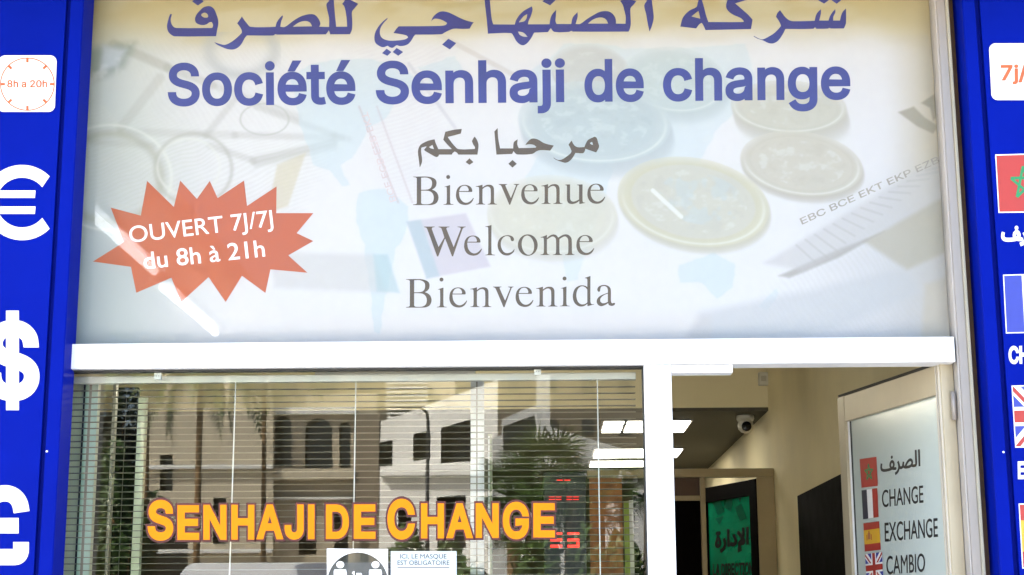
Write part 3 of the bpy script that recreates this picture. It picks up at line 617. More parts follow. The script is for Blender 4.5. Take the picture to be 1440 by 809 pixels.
# ------------------------------------------------------------------ blue pillars with their signs
YP = -0.100
def pillar(side, label):
    """folded blue composite cladding: face, groove, rim and the return that meets the shopfront"""
    S = front(YP); s = side
    if s < 0: px = dict(face=70, g0=70.5, g1=76, corner=95.5)
    else: px = dict(face=1406, g0=1405.5, g1=1399, corner=1380)
    X = {k: S.at(v, 404)[0] for k, v in px.items()}
    Xo = X['face'] + s*0.62
    o = thing('blue_pillar', label, 'pillar', ((X['corner']+Xo)/2, 0, 0))
    zt = ZT+0.04
    def prism(name, prof, m, bev=0.0):
        n = len(prof); mb = MB()
        v = [(x, y, z) for z in (0.0, zt) for x, y in prof]
        f = [(i, (i+1) % n, n+(i+1) % n, n+i) for i in range(n)] + [tuple(range(n-1, -1, -1)), tuple(range(n, 2*n))]
        mb.add(v, f); return mb.build(name, m, o, bev, auto=True)
    prism('face_panel', [(X['face'], YP), (Xo, YP), (Xo, 0.0), (X['face'], 0.0)], M_blue)
    prism('groove', [(X['g0'], YP+0.014), (X['g1'], YP+0.014), (X['g1'], 0.0), (X['g0'], 0.0)], M_blue_d)
    c = X['corner']; prism('rim', [(X['g1'], YP+0.004), (X['g1']-s*0.003, YP), (c+s*0.004, YP), (c, YP+0.004), (c, 0.015), (X['g1'], 0.015)], M_blue)
    MB().lathe(S.at(*((66, 635) if s < 0 else (1411, 636))), [(0.0035, 0.0), (0.0035, -0.002), (0.001, -0.003)], 10, axis='y').build('screw', M_white, o)
    return o, S
pl, SL = pillar(-1, 'blue pillar with white euro, dollar and pound signs, left of the window')
pr, SR = pillar(1, 'blue pillar with flags and exchange words, right of the open door')
arc = [(31+54*math.cos(a), 285-53*math.sin(a)) for a in np.radians(np.linspace(44, 316, 34))] + [(31+36*math.cos(a), 285-35*math.sin(a)) for a in np.radians(np.linspace(322, 38, 34))]
euro = traced(SL, [arc], 'currency_sign', M_pw, pl, 0.0012, False)
for y0_ in (268, 290.5): traced(SL, [[(-34, y0_), (50, y0_), (49, y0_+10.5), (-34, y0_+10.5)]], 'euro_bar', M_pw, euro, 0.0016, False)
for ch, x0, x1, y0, y1 in (('$', -21, 55.5, 437, 577), ('£', -37, 41.5, 682.5, 795)):
    write(SL, ch, (x0, y1), (x1, y1), y1-y0, 'currency_sign', M_pw, pl, FONT_SANS, 0.030, 0.0012, bbox=True)
def rounded_plate(S, x0, y0, x1, y1, r, skew=0.0):
    pts = []
    for cx, cy, a0 in ((x1-r, y0+r, -90), (x1-r, y1-r, 0), (x0+r, y1-r, 90), (x0+r, y0+r, 180)):
        for k in range(7): a = math.radians(a0+k*15); pts.append((cx+r*math.cos(a)+skew*((cy-y0)/(y1-y0)), cy+r*math.sin(a)))
    return pts
def plate(name, S, pts, label, thick=0.004):
    P, T = fill([pts], 'evenodd'); n = len(pts); mb = MB()
    mb.add([S.at(p[0], p[1], thick) for p in P], [t[::-1] for t in T])
    mb.add([S.at(*p, thick) for p in pts] + [S.at(*p, 0.0003) for p in pts], [(i, (i+1) % n, n+(i+1) % n, n+i) for i in range(n)])
    o = thing(name, label, 'sign', S.at(*np.mean(pts, 0), 0)); mb.build('plate', M_pw, o, auto=True); return o
hp = plate('hours_plate', SL, rounded_plate(SL, -1.5, 78, 80, 157.5, 9, -3), 'white rounded plate with orange clock reading 8h a 20h on the blue pillar')
cxk, cyk = 38.5, 118.5
traced(SL, [circ(cxk, cyk, 38.5, 37.5, 40), circ(cxk, cyk, 37.0, 36.0, 40)], 'clock_ring', M_pol, hp, 0.0048, False)
for k in range(8):
    a = k*math.pi/4; L = 6.5
    p0 = np.array((cxk+38*math.cos(a), cyk+37*math.sin(a))); p1 = np.array((cxk+(38-L)*math.cos(a), cyk+(37-L)*math.sin(a))); d = p1-p0; n = np.array((-d[1], d[0]))/np.linalg.norm(d)*1.7
    traced(SL, [[tuple(p0-n), tuple(p1-n), tuple(p1+n), tuple(p0+n)]], 'clock_tick', M_pol, hp, 0.0052, False)
write(SL, '8h a 20h', (10, 122.8), (66.5, 122.8), 9.6, 'plate_lettering', M_pol, hp, FONT_SANS, 0.02, 0.0050)
dp = plate('days_plate', SR, rounded_plate(SR, 1390.5, 61, 1470, 141, 9, 4), 'white rounded plate with orange 7j/7 at the top of the right pillar')
write(SR, '7j/7', (1407.5, 112.5), (1462, 112.0), 20, 'plate_lettering', M_pol, dp, FONT_SANS, 0.026, 0.0050)
flag(SR, 'morocco', ((1401, 219), (1474, 217), (1480, 297), (1405.5, 298)), 'moroccan_flag', pr, 0.0012, 0.02)
flag(SR, 'france', ((1412, 388), (1486, 386), (1491, 466), (1416, 467.5)), 'french_flag', pr, 0.0012, 0.02)
flag(SR, 'uk', ((1424, 544), (1500, 542), (1505, 627), (1429, 628)), 'british_flag', pr, 0.0012, 0.02)
flag(SR, 'spain', ((1434, 710), (1512, 708), (1518, 796), (1439, 798)), 'spanish_flag', pr, 0.0012, 0.02)
write(SR, '\ufed2\ufeae\ufebc\ufedf\u0627', (1408, 347), (1482, 346), 32, 'arabic_exchange_word', M_pw, pr, FONT_ARAB, 0.03, 0.0012, bbox=True)
write(SR, 'CHANGE', (1418.5, 510.5), (1503, 509), 22, 'exchange_word', M_pw, pr, FONT_SANS, 0.036, 0.0012)
write(SR, 'EXCHANGE', (1431.5, 672.5), (1530, 671), 22, 'exchange_word', M_pw, pr, FONT_SANS, 0.036, 0.0012)

# ------------------------------------------------------------------ blind behind the window
bl = thing('window_blind', 'cream horizontal slat blind with white cords hanging behind the shop window', 'blind', (-0.65, 0.098, 2.28))
box('headrail', mat('headrail_grey', (0.50, 0.50, 0.49), 0.35, 0.2, 0.04, 8), XL+0.03, XM0-0.02, 0.082, 0.112, 2.268, 2.291, bl, 0.002)
prof = []
for k in range(6):
    u = (k/5-0.5)*0.025; prof.append((u, 0.0013*(1-(2*u/0.025)**2)))
tilt = math.radians(-1.2)
sm = MB(); n = len(prof); X0, X1 = XL+0.035, XM0-0.022
pts = [(u*math.cos(tilt)-w*math.sin(tilt), u*math.sin(tilt)+w*math.cos(tilt)) for u, w in prof] + [(u*math.cos(tilt)-(w-0.0006)*math.sin(tilt), u*math.sin(tilt)+(w-0.0006)*math.cos(tilt)) for u, w in reversed(prof)]
nn = len(pts); sm.add([(x, p[0], p[1]) for x in (X0+0.65, X1+0.65) for p in pts], [(i, (i+1) % nn, nn+(i+1) % nn, nn+i) for i in range(nn)] + [tuple(range(nn)), tuple(range(2*nn-1, nn-1, -1))])
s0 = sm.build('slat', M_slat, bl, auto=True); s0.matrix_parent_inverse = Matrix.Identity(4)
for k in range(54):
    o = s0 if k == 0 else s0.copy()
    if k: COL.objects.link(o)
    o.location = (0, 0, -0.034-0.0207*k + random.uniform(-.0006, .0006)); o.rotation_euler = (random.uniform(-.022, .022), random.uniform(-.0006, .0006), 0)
for px in (331.5, 500.5, 840):
    x = front(0.085).at(px, 540)[0]
    MB().tube([(x, 0.084, 2.268), (x, 0.084, 1.12)], 0.0021, 6).build('ladder_cord', M_cord, bl)
for px, py in ((221.5, 529), (756, 522.5)):
    p = front(0.03).at(px, py); mbk = MB().box(p[0]-0.011, p[0]+0.011, 0.030, 0.04, p[2]-0.011, p[2]+0.011)
    ob = mbk.build('bracket_clip', M_white, bl, 0.001)
    for d in (-.004, .004): box('clip_hole', M_dark, p[0]+d-.0012, p[0]+d+.0012, 0.0292, 0.031, p[2]-.0012, p[2]+.0012, ob)

# ------------------------------------------------------------------ lettering and notices on the glass
SG_OUT, SG_IN = front(0.020), front(0.0295)
wl = thing('window_lettering', 'golden orange SENHAJI DE CHANGE letters with dark red outline on the window', 'lettering', (-0.55, 0.02, 1.74))
LET = [('S',207.5,243.7,703,760.5),('E',249.5,280,710.5,759.5),('N',286,318.4,710,759.3),('H',325.3,357.6,710,759),('A',360.4,398.5,709.5,758.6),('J',400.2,427.1,709.5,759),('I',433,442.2,709.5,758.4),
       ('D',458.3,490.6,709.5,758.2),('E',497.5,528,709.3,758),('C',544.8,583.5,701.5,759),('H',592,624.4,708,757.3),('A',627.5,665.3,707.8,757),('N',669,701.3,707.7,756.7),('G',707,744,705.8,758.5),('E',750,780.3,707.6,756)]
for ch, x0, x1, y0, y1 in LET:
    cs = outline(ch, FONT_SANS, 0.031) if ch != 'I' else [[(0, 0), (0, .73), (.145, .73), (.145, 0)]]; A = np.array([p for c in cs for p in c]); a0, a1 = A.min(0), A.max(0)
    mp = lambda q: (x0+(q[0]-a0[0])/(a1[0]-a0[0])*(x1-x0), y1-(q[1]-a0[1])/(a1[1]-a0[1])*(y1-y0))
    P, T = fill(cs); lo = MB().add([SG_OUT.at(*mp(q), 0.0015) for q in P], T).build('letter', M_gold, wl)
    P, T = fill([offset_poly(c, 0.034) for c in cs]); MB().add([SG_OUT.at(*mp(q), 0.0008) for q in P], T).build('letter_outline', M_redline, lo)
ds = thing('distancing_sticker', 'white sticker with dark disc, two white figures and 1m under the DE lettering', 'sticker', front(0.03).at(503, 830))
sq = [(459.5, 771.5), (545.5, 772.5), (546, 862), (460, 862)]
disc = circ(503, 820, 43, 43, 40)
traced(SG_OUT, [sq, disc], 'sheet', M_pw, ds, 0.0010, False)
traced(SG_IN, [circ(503, 820, 43.2, 43.2, 40)], 'disc', mat('print_dark_disc', (0.02, 0.019, 0.015), 0.4, 0, 0.1, 20), ds, 0.0004, False)
for cx in (478.5, 528):
    traced(SG_OUT, [circ(cx, 794.3, 5.6, 5.0, 16)], 'figure_head', M_pw, ds, 0.0014, False)
    traced(SG_OUT, [[(cx-8.5, 801), (cx+8, 801), (cx+9.2, 806), (cx+9.2, 827), (cx+6, 827), (cx+6, 850), (cx-6, 850), (cx-6, 827), (cx-9.2, 827), (cx-9.2, 804)]], 'figure_body', M_pw, ds, 0.0014, False)
write(SG_OUT, '1m', (495, 813.5), (509, 813.5), 9.5, 'sticker_lettering', M_pw, ds, FONT_SANS, 0.03, 0.0014)
mn = thing('mask_notice', 'pale blue notice reading ICI, LE MASQUE EST OBLIGATOIRE below the C of CHANGE', 'notice', front(0.03).at(595, 830))
traced(SG_OUT, [[(549.5, 775.2), (642, 775.2), (642.5, 862), (549.5, 862)]], 'sheet', mat('pale_blue_paper', (0.42, 0.47, 0.50), 0.6, 0, 0.05, 9), mn, 0.0010, False)
write(SG_OUT, 'ICI, LE MASQUE', (562.5, 785.6), (628, 785.6), 6.2, 'notice_lettering', M_black, mn, None, 0.004, 0.0014)
write(SG_OUT, 'EST OBLIGATOIRE', (559, 794.6), (632, 794.6), 6.2, 'notice_lettering', M_black, mn, None, 0.004, 0.0014)
traced(SG_OUT, [[(559, 797.8), (632, 797.8), (632, 798.8), (559, 798.8)]], 'notice_rule', M_grey, mn, 0.0014, False)
traced(SG_OUT, [circ(607, 822, 22, 22, 24)], 'mask_picture', M_pw, mn, 0.0014, False)

# ------------------------------------------------------------------ open glass door
hz = front(0.03).at(1331, 511.5)
lo_, hi_ = 0.3, 1.6
for _ in range(40):
    md = (lo_+hi_)/2
    if front(md).at(1185, 560)[2] < hz[2]: lo_ = md
    else: hi_ = md
fe = front(lo_).at(1185, 560)
Hn, Fn = np.array([hz[0], hz[1], 0.0]), np.array([fe[0], fe[1], 0.0])
dv = Fn-Hn; DWID = np.linalg.norm(dv); dv /= DWID; nv = np.array([-dv[1], dv[0], 0.0]); nv = nv if nv[0] < 0 else -nv
DS = Plane(Hn, nv); DTOP = hz[2]
door = thing('entrance_door', 'glass entrance door standing open inwards, frosted, with four flags and exchange words', 'door', tuple(Hn))
M_dfr = mat('cream_door_aluminium', (0.37, 0.32, 0.225), 0.4, 0.1, 0.05, 9)
def dbar(name, u0, u1, z0, z1, t=0.02, m=M_dfr, par=door, off=0.0, bev=0.002):
    c = Hn+dv*(u0+u1)/2+nv*off; return MB().obox((c[0], c[1], (z0+z1)/2), dv*(u1-u0)/2, nv*t, (0, 0, (z1-z0)/2)).build(name, m, par, bev, auto=True)
sw, sh = 0.058, 0.046
dbar('stile', 0.0, sh, 0.07, DTOP, 0.022); dbar('stile', DWID-sw, DWID, 0.07, DTOP, 0.022)
dbar('rail', sh, DWID-sw, DTOP-0.095, DTOP-0.001, 0.021); dbar('rail', sh, DWID-sw, 0.07, 0.20, 0.021)
dbar('brush_seal', 0.0, DWID, DTOP, DTOP+0.010, 0.018, M_dark, bev=0)
dbar('glazing_bead', sh, sh+0.005, 0.20, DTOP-0.095, 0.013, M_dfr, bev=0.001); dbar('glazing_bead', DWID-sw-0.009, DWID-sw, 0.20, DTOP-0.095, 0.012, M_white, bev=0.001); dbar('gasket', DWID-sw-0.016, DWID-sw-0.010, 0.20, DTOP-0.095, 0.008, M_dark, bev=0)
for u in (0.008, 0.026): dbar('edge_fold', u, u+0.006, 0.07, DTOP-0.004, 0.027, mat('pale_fold', (0.42, 0.39, 0.33), 0.4, 0, 0.05, 9), bev=0.001)
M_frost = mat('frosted_film', (0.40, 0.455, 0.43), 0.22, 0, 0.05, 2, spec=0.7)
dbar('glass', sh+0.005, DWID-sw-0.010, 0.20, DTOP-0.095, 0.005, M_frost, bev=0)
dz = lambda pts: Z(1140, 500, 2.617, pts)
DL = 0.0065
for kind, nm, q in (('morocco', 'moroccan_flag', [(180,382),(242,373),(247,480),(187,487)]), ('france', 'french_flag', [(187,497),(245,488),(250,595),(193,603)]),
                    ('spain', 'spanish_flag', [(194,618),(252,610),(258,715),(199,722)]), ('uk', 'british_flag', [(200,732),(262,723),(267,830),(206,838)])):
    fo = flag(DS, kind, dz(q), nm, door, DL)
    if kind == 'france': fo.data.materials[2] = mat('print_navy', (0.012, 0.014, 0.035), 0.5, 0, 0.1, 30)
for t, a, b, h in (('CHANGE', (263, 559), (415, 541), 62), ('EXCHANGE', (273, 685), (468, 667), 68), ('CAMBIO', (279, 806), (421, 795), 66)):
    (x0, y0), (x1, y1) = dz([a, b]); write(DS, t, (x0, y0), (x1, y1), h/2.617, 'door_word', M_black, door, None, 0.006, DL, perp=(-0.02, -1))
(x0, y0), (x1, y1) = dz([(257, 449), (404, 427)])
write(DS, '\ufed2\ufeae\ufebc\ufedf\u0627', (x0, y0), (x1, y1), 82/2.617, 'arabic_door_word', M_black, door, FONT_ARAB, 0.014, DL, bbox=True, perp=(-0.02, -1))
for z in (2.12, 1.1, 0.3): MB().tube([(Hn[0]+0.012, Hn[1]-0.012, z), (Hn[0]+0.012, Hn[1]-0.012, z+0.09)], 0.008, 10).build('hinge', M_alu, door)

wd = thing('side_door', 'dark brown closed door in the right inner wall beyond the open glass door', 'door', (1.30, (DW0+DW1)/2, ZB))
box('leaf', M_darkwood, 1.290, 1.304, DW0, DW1, ZB, DWZ, wd, 0.001)
box('panel', mat('dark_brown_panel', (0.0015, 0.0009, 0.0007), 0.7, 0, 0.3, 12, spec=0.04), 1.285, 1.2895, DW0+0.12, DW1-0.12, ZB+0.25, DWZ-0.16, wd, 0.001)
# ------------------------------------------------------------------ inside: camera, sensor, lamps, office door and screens
q = front(4.52).at(1048, 590); cz = LOWC
sc_ = thing('security_camera', 'white dome security camera with black lens under the lower ceiling', 'camera', (q[0], q[1], cz))
M_cw = mat('off_white_plastic', (0.66, 0.63, 0.53), 0.4, 0, 0.04, 20)
MB().lathe((q[0], q[1], cz), [(0.052, -0.001), (0.054, -0.02), (0.048, -0.034)], 24).build('base', M_cw, sc_)
MB().lathe((q[0], q[1]-0.004, cz-0.062), [(0.008, 0.046), (0.032, 0.038), (0.045, 0.018), (0.048, 0.0), (0.043, -0.022), (0.028, -0.040), (0.006, -0.048)], 24).build('ball', M_cw, sc_)
ln = MB().lathe((q[0], q[1]-0.052, cz-0.072), [(0.029, 0.016), (0.030, -0.004), (0.024, -0.010), (0.004, -0.012)], 20, axis='y').build('lens', mat('black_lens', (0.006, 0.006, 0.008), 0.12, 0, 0), sc_)
q = front(YB-0.002).at(1072.5, 533)
sn = thing('alarm_sensor', 'small cream alarm sensor box high on the bulkhead corner', 'sensor', q)
MB().box(q[0]-0.028, q[0]+0.028, YB-0.045, YB-0.001, q[2]-0.042, q[2]+0.036).build('housing', M_cw, sn, 0.006)
box('sensor_window', mat('grey_lens', (0.50, 0.46, 0.36), 0.3, 0, 0), q[0]-0.016, q[0]+0.016, YB-0.048, YB-0.0455, q[2]-0.02, q[2]+0.012, sn)
def ceiling_lamp(x0, x1, y0, y1, label):
    t = thing('ceiling_light', label, 'light', ((x0+x1)/2, (y0+y1)/2, LOWC), 'lit panels in the lower ceiling')
    box('frame', M_alu, x0-0.015, x1+0.015, y0-0.015, y1+0.015, LOWC-0.012, LOWC-0.0005, t)
    box('diffuser', M_lamp, x0, x1, y0, y1, LOWC-0.018, LOWC-0.012, t)
LP = level(LOWC)
def lamp_px(px0, px1, ya, yb_, label):
    a = LP.at(px0, yb_); b = LP.at(px1, ya); ceiling_lamp(a[0], b[0], min(a[1], b[1]), max(a[1], b[1]), label)
a = LP.at(846, 605); b = LP.at(876, 590); y0_, y1_ = b[1], a[1]
xs_ = [LP.at(v, 597)[0] for v in (848, 875, 880, 908, 938, 966)]
ceiling_lamp(xs_[0], xs_[1], y0_, y1_, 'lit ceiling panel nearest the glass, left of the bright pair')
ceiling_lamp(xs_[2], xs_[3], y0_, y1_, 'lit ceiling panel nearest the glass, right of the bright pair beside the mullion')
ceiling_lamp(xs_[4], xs_[5], y0_, y1_, 'lit ceiling panel at the left edge of the doorway view')
for ya, yb_, pa, pb, lb in ((629, 641, 834, 960, 'long lit ceiling strip in the middle of the shop'), (646, 654, 829, 940, 'farthest long lit ceiling strip above the wooden panel')):
    a = LP.at(pa, yb_); b = LP.at(pb, ya); ceiling_lamp(a[0], b[0], b[1], a[1], lb)

a = front(3.0).at(452, 533); b = front(3.0).at(660, 531)
ht = thing('added_tube_light', 'thin tube light added inside below the blind headrail to brighten the bulkhead', 'light', ((a[0]+b[0])/2, 3.0, 3.85))  # lamp added to brighten the bulkhead and inner wall
MB().tube([(a[0], 3.0, a[2]), (b[0], 3.0, a[2])], 0.014, 10).build('tube', mat('added_tube_glow', (0.9, 0.9, 0.9), 0.4, 0, 0, emit=(1.0, 0.92, 0.72), estr=11.0), ht)
box('batten', M_white, a[0]-0.03, b[0]+0.03, 2.97, 3.03, a[2]+0.016, a[2]+0.05, ht, 0.003)
for x_ in (a[0]+0.1, b[0]-0.1): MB().tube([(x_, 3.0, a[2]+0.05), (x_, 3.0, 3.85)], 0.003, 6).build('added_suspension_wire', M_alu, ht)
M_part = mat('beige_partition_frame', (0.34, 0.26, 0.14), 0.45, 0.1, 0.08, 8)
YQ = 4.15; SQ = front(YQ)
zr1, zr0 = SQ.at(1010, 659)[2], SQ.at(1010, 671)[2]
of = thing('office_partition', 'beige framed office partition across the back of the shop', 'partition', (0.6, YQ, ZB))
xr0, xr1 = SQ.at(1065, 700)[0], 1.303
box('top_rail', M_part, SQ.at(826, 665)[0], xr1, YQ, YQ+0.06, zr0, zr1, of, 0.003)
box('post', M_part, xr0, xr1, YQ+0.001, YQ+0.061, ZB, zr0-0.001, of, 0.003)
xa, xb = SQ.at(985, 690)[0], SQ.at(992, 690)[0]
box('post', M_part, xa, xb, YQ+0.001, YQ+0.06, ZB, zr0-0.001, of, 0.003)
box('infill_panel', M_wood, SQ.at(829, 700)[0], SQ.at(875, 700)[0], YQ+0.01, YQ+0.03, ZB, zr0-0.001, of)
box('infill_panel', mat('umber_board', (0.075, 0.035, 0.016), 0.5, 0, 0.2, 8), SQ.at(938, 700)[0], xa-0.002, YQ+0.02, YQ+0.03, SQ.at(960, 697)[2], zr0-0.001, of)
box('cross_rail', M_part, SQ.at(938, 700)[0], xa-0.001, YQ+0.005, YQ+0.05, SQ.at(960, 704)[2], SQ.at(960, 697)[2]-0.001, of)
box('post', mat('lime_reflection', (0.30, 0.42, 0.05), 0.4, 0, 0.15, 9), SQ.at(877.5, 720)[0], SQ.at(884.5, 720)[0], YQ-0.01, YQ+0.03, ZB, SQ.at(880, 705)[2], of)  # palm reflection on the frame, put into the post's lime colour
box('post', M_white, SQ.at(885, 720)[0], SQ.at(890.5, 720)[0], YQ-0.012, YQ+0.03, ZB, SQ.at(886, 704)[2], of)
box('dark_sheet', M_darkwood, SQ.at(890.5, 720)[0]+0.002, SQ.at(938, 700)[0], YQ+0.015, YQ+0.03, ZB, SQ.at(900, 690)[2], of)
box('dark_sheet', M_darkwood, SQ.at(938, 700)[0]+0.001, xa-0.002, YQ+0.02, YQ+0.03, ZB, SQ.at(960, 704)[2]-0.001, of)  # dark sheet standing in for the shaded opening below the cross rail
# green office door, ajar
h2 = SQ.at(1067, 672); lo_, hi_ = YQ, YQ+1.6
for _ in range(40):
    md = (lo_+hi_)/2
    if front(md).at(990, 686)[2] < h2[2]: lo_ = md
    else: hi_ = md
f2 = front(lo_).at(990, 686)
A2, B2 = np.array([h2[0], YQ+0.02, 0]), np.array([f2[0], f2[1]+0.02, 0]); d2 = B2-A2; L2 = np.linalg.norm(d2); d2 /= L2; n2 = np.array([-d2[1], d2[0], 0]); n2 = n2 if n2[1] < 0 else -n2
od = thing('office_door', 'dark framed office door ajar with green glass and Arabic lettering', 'door', tuple(A2))
def obar(name, u0, u1, z0, z1, t, m, bev=0.002):
    c = A2+d2*(u0+u1)/2; return MB().obox((c[0], c[1], (z0+z1)/2), d2*(u1-u0)/2, n2*t, (0, 0, (z1-z0)/2)).build(name, m, od, bev, auto=True)
M_od = mat('dark_bronze_frame', (0.002, 0.0013, 0.001), 0.6, 0.0, 0.15, 9, spec=0.06)
zt2 = h2[2]-0.004
obar('stile', 0, 0.085, ZB+.01, zt2, .02, M_od); obar('stile', L2-0.06, L2, ZB+.01, zt2, .02, M_od); obar('rail', 0.085, L2-0.06, zt2-0.09, zt2-0.001, .019, M_od); obar('rail', 0.085, L2-0.06, ZB+.01, 0.3, .019, M_od)
M_green = mat('green_glass_film', (0.005, 0.33, 0.17), 0.25, 0, 0.25, 5, spec=0.6, emit=None)
obar('glass', 0.086, L2-0.061, 0.301, zt2-0.092, .004, M_green, 0)
OS = Plane(A2, n2); oz = lambda p: Z(880, 500, 2.618, p)
for pts in ([(318,540),(345,528),(365,575),(338,590)], [(365,505),(395,515),(388,575),(360,560)], [(400,500),(440,495),(420,540)], [(330,600),(360,590),(345,625)], [(400,560),(425,545),(445,600),(420,610)]):
    traced(OS, [oz(pts)], 'glass_motif', mat('deep_green_film', (0.004, 0.16, 0.09), 0.3, 0, 0.1), od, 0.006, False)
(x0, y0), (x1, y1) = oz([(328, 736), (453, 722)])
write(OS, '\ufe93\u0631\u0627\u062f\ufef9\u0627', (x0, y0), (x1, y1), 92/2.618, 'arabic_office_word', M_black, od, FONT_ARAB, 0.03, 0.006, bbox=True, perp=(0, -1))
(x0, y0), (x1, y1) = oz([(320, 810), (468, 804)])
write(OS, 'LA DIRECTION', (x0, y0), (x1, y1), 40/2.618, 'office_word', M_black, od, FONT_SANS, 0.03, 0.006, perp=(0, -1))
# rate board with red digits
rb = thing('rate_board', 'black rate board with red lit digits behind the blind near the G of CHANGE', 'display', front(1.0).at(795, 800))
SRB = front(1.0); a = SRB.at(764, 664); b = SRB.at(826, 862)
box('housing', M_dark, a[0], b[0], 1.0, 1.06, b[2], a[2], rb, 0.004)
M_led = mat('red_led', (0.5, 0.02, 0.01), 0.4, 0, 0, emit=(1.0, 0.02, 0.015), estr=0.35)
def digit(px, py, w, h, segs, parent):
    mb = MB(); t = h*0.17
    R_ = {'a': (0, 0, w, t), 'g': (0, h/2-t/2, w, h/2+t/2), 'd': (0, h-t, w, h), 'f': (0, 0, t, h/2), 'b': (w-t, 0, w, h/2), 'e': (0, h/2, t, h), 'c': (w-t, h/2, w, h)}
    for k, s_ in enumerate(segs):
        x0, y0, x1, y1 = R_[s_]; P = [(px+x0, py+y0), (px+x1, py+y0), (px+x1, py+y1), (px+x0, py+y1)]
        mb.add([SRB.at(*p, 0.002+0.0003*k) for p in P], [(3, 2, 1, 0)])
    return mb.build('digit', M_led, parent)
for x, y in ((783, 675), (793.5, 675)): digit(x, y, 8.5, 4.5, 'ad', rb)
for x, y in ((772, 697), (781.5, 697), (796.5, 697), (806, 697)): digit(x, y+1.5, 8, 4.5, 'ad', rb)
for x, y, s_ in ((774, 749, 'agd'), (798, 749, 'agcd')): digit(x, y, 16.5, 21, s_, rb)
# screens and posts near the window
M_pg = mat('pale_green_panel', (0.70, 0.74, 0.52), 0.5, 0, 0.06, 4); M_pb = mat('pale_aqua_panel', (0.52, 0.72, 0.66), 0.4, 0, 0.08, 6)
def inner_panel(name, label, cat, pxs, Y, ytop, m, extra=()):
    S = front(Y); t = thing(name, label, cat, (S.at(pxs[0], 700)[0], Y, ZB))
    zt_ = S.at(pxs[0], ytop)[2]; x0, x1 = S.at(pxs[0], 660)[0], S.at(pxs[1], 660)[0]
    box('board', m, x0, x1, Y, Y+0.03, ZB, zt_, t, 0.002)
    for nm, p0, p1, dy, mm in extra:
        box(nm, mm, S.at(p0, 660)[0], S.at(p1, 660)[0], Y-dy, Y-0.001, ZB+0.01, zt_-0.01, t)
    return t
inner_panel('side_screen', 'pale green side screen with aqua stripe at the left end of the window', 'screen', (70, 133), 0.19, 530, M_pg,
            (('stripe', 115.5, 133, 0.006, M_pb), ('edge_trim', 113.2, 115, 0.010, M_dark), ('stripe_line', 121, 124.5, 0.008, mat('mauve_grey', (0.28, 0.27, 0.25), 0.5, 0, 0.1))))
inner_panel('slim_column', 'slim pale green column behind the blind left of the S', 'column', (190, 201.5), 0.24, 558, M_pg)
inner_panel('steel_post', 'thin beige metal post in the dark part of the window', 'post', (153.5, 158), 0.22, 533, mat('beige_steel', (0.33, 0.29, 0.22), 0.4, 0.3, 0.1))
inner_panel('double_post', 'white double post behind the blind between the H and the N', 'post', (661.5, 680.5), 0.45, 531, M_white, (('shadow_gap', 669.6, 671.6, 0.002, M_alu),))
inner_panel('grey_post', 'grey green post just right of the white double post', 'post', (686, 692), 0.9, 610, mat('grey_green_metal', (0.26, 0.28, 0.18), 0.4, 0.2, 0.1), (('highlight_bead', 687, 688.2, 0.006, M_white),))
inner_panel('filing_cabinet', 'tall dark cabinet behind the blind left of the slim column', 'cabinet', (160, 189), 1.2, 545, M_darkwood, (('door_gap', 173, 174, 0.004, M_alu),))

# ------------------------------------------------------------------ the street opposite (seen as reflections in the glass)
class OppPlane:
    """a wall across the street; at() finds the point whose mirror image lies in that direction"""
    def __init__(s, pl): s.pl = pl
    def at(s, px, py, lift=0.0):
        p = s.pl.at(px, py, lift); return (p[0], 0.05-p[1], p[2])
M_pl1 = mat('beige_plaster', (0.62, 0.54, 0.40), 0.85, 0, 0.10, 0.6, 0.15, 12, stain=0.2)
M_pl2 = mat('sand_plaster', (0.50, 0.43, 0.32), 0.85, 0, 0.10, 0.6, 0.15, 12, stain=0.2)
M_pl3 = mat('white_plaster', (0.80, 0.79, 0.75), 0.8, 0, 0.05, 0.5, 0.1, 12, stain=0.12)
M_pl4 = mat('shade_side_plaster', (0.27, 0.22, 0.16), 0.85, 0, 0.08, 0.6)  # shade side of a house, the shade put into its colour
M_win = mat('dark_window_glass', (0.015, 0.017, 0.02), 0.08, 0, 0, spec=0.8)
def arch(x0, x1, y0, y1, n=9):
    r = (x1-x0)/2; c = (x0+x1)/2; return [(x0, y1)] + [(c-r*math.cos(math.pi*k/n), y0+r-r*math.sin(math.pi*k/n)) for k in range(n+1)] + [(x1, y1)]
def facade(name, label, base, pl, outline_px, holes, m, depth, recess, parent=None, backm=None, cat='building'):
    """a wall plate with real openings, a recessed room behind each one, and the block behind it"""
    S = OppPlane(pl); t = thing(name, label, cat, base)
    P, T = fill([outline_px]+holes, 'evenodd'); mb = MB()
    mb.add([S.at(p[0], p[1]) for p in P], T)
    for c in [outline_px]+holes:
        n = len(c); mb.add([S.at(*p) for p in c]+[S.at(*p, -0.35) for p in c], [(i, (i+1) % n, n+(i+1) % n, n+i) for i in range(n)])
    mb.build('wall', m, t, auto=False)
    for c in holes:
        n = len(c); P, T = fill([c], 'evenodd'); w = MB(); w.add([S.at(p[0], p[1], -0.45) for p in P], T)
        w.build('window', M_win, t)
    n = len(outline_px); bk = MB(); bk.add([S.at(*p, -0.5) for p in outline_px]+[S.at(*p, -depth) for p in outline_px], [(i, (i+1) % n, n+(i+1) % n, n+i) for i in range(n)])
    P, T = fill([outline_px], 'evenodd'); bk.add([S.at(p[0], p[1], -0.5) for p in P], T); bk.build('block', backm or m, t)
    return t, S
GY = 2300    # far below the sill: walls run down into the ground
def gnd(pl, px):  # image row where this wall meets the street
    lo, hi = 600, 4000
    for _ in range(40):
        md = (lo+hi)/2
        if pl.at(px, md)[2] > -0.1: lo = md
        else: hi = md
    return lo
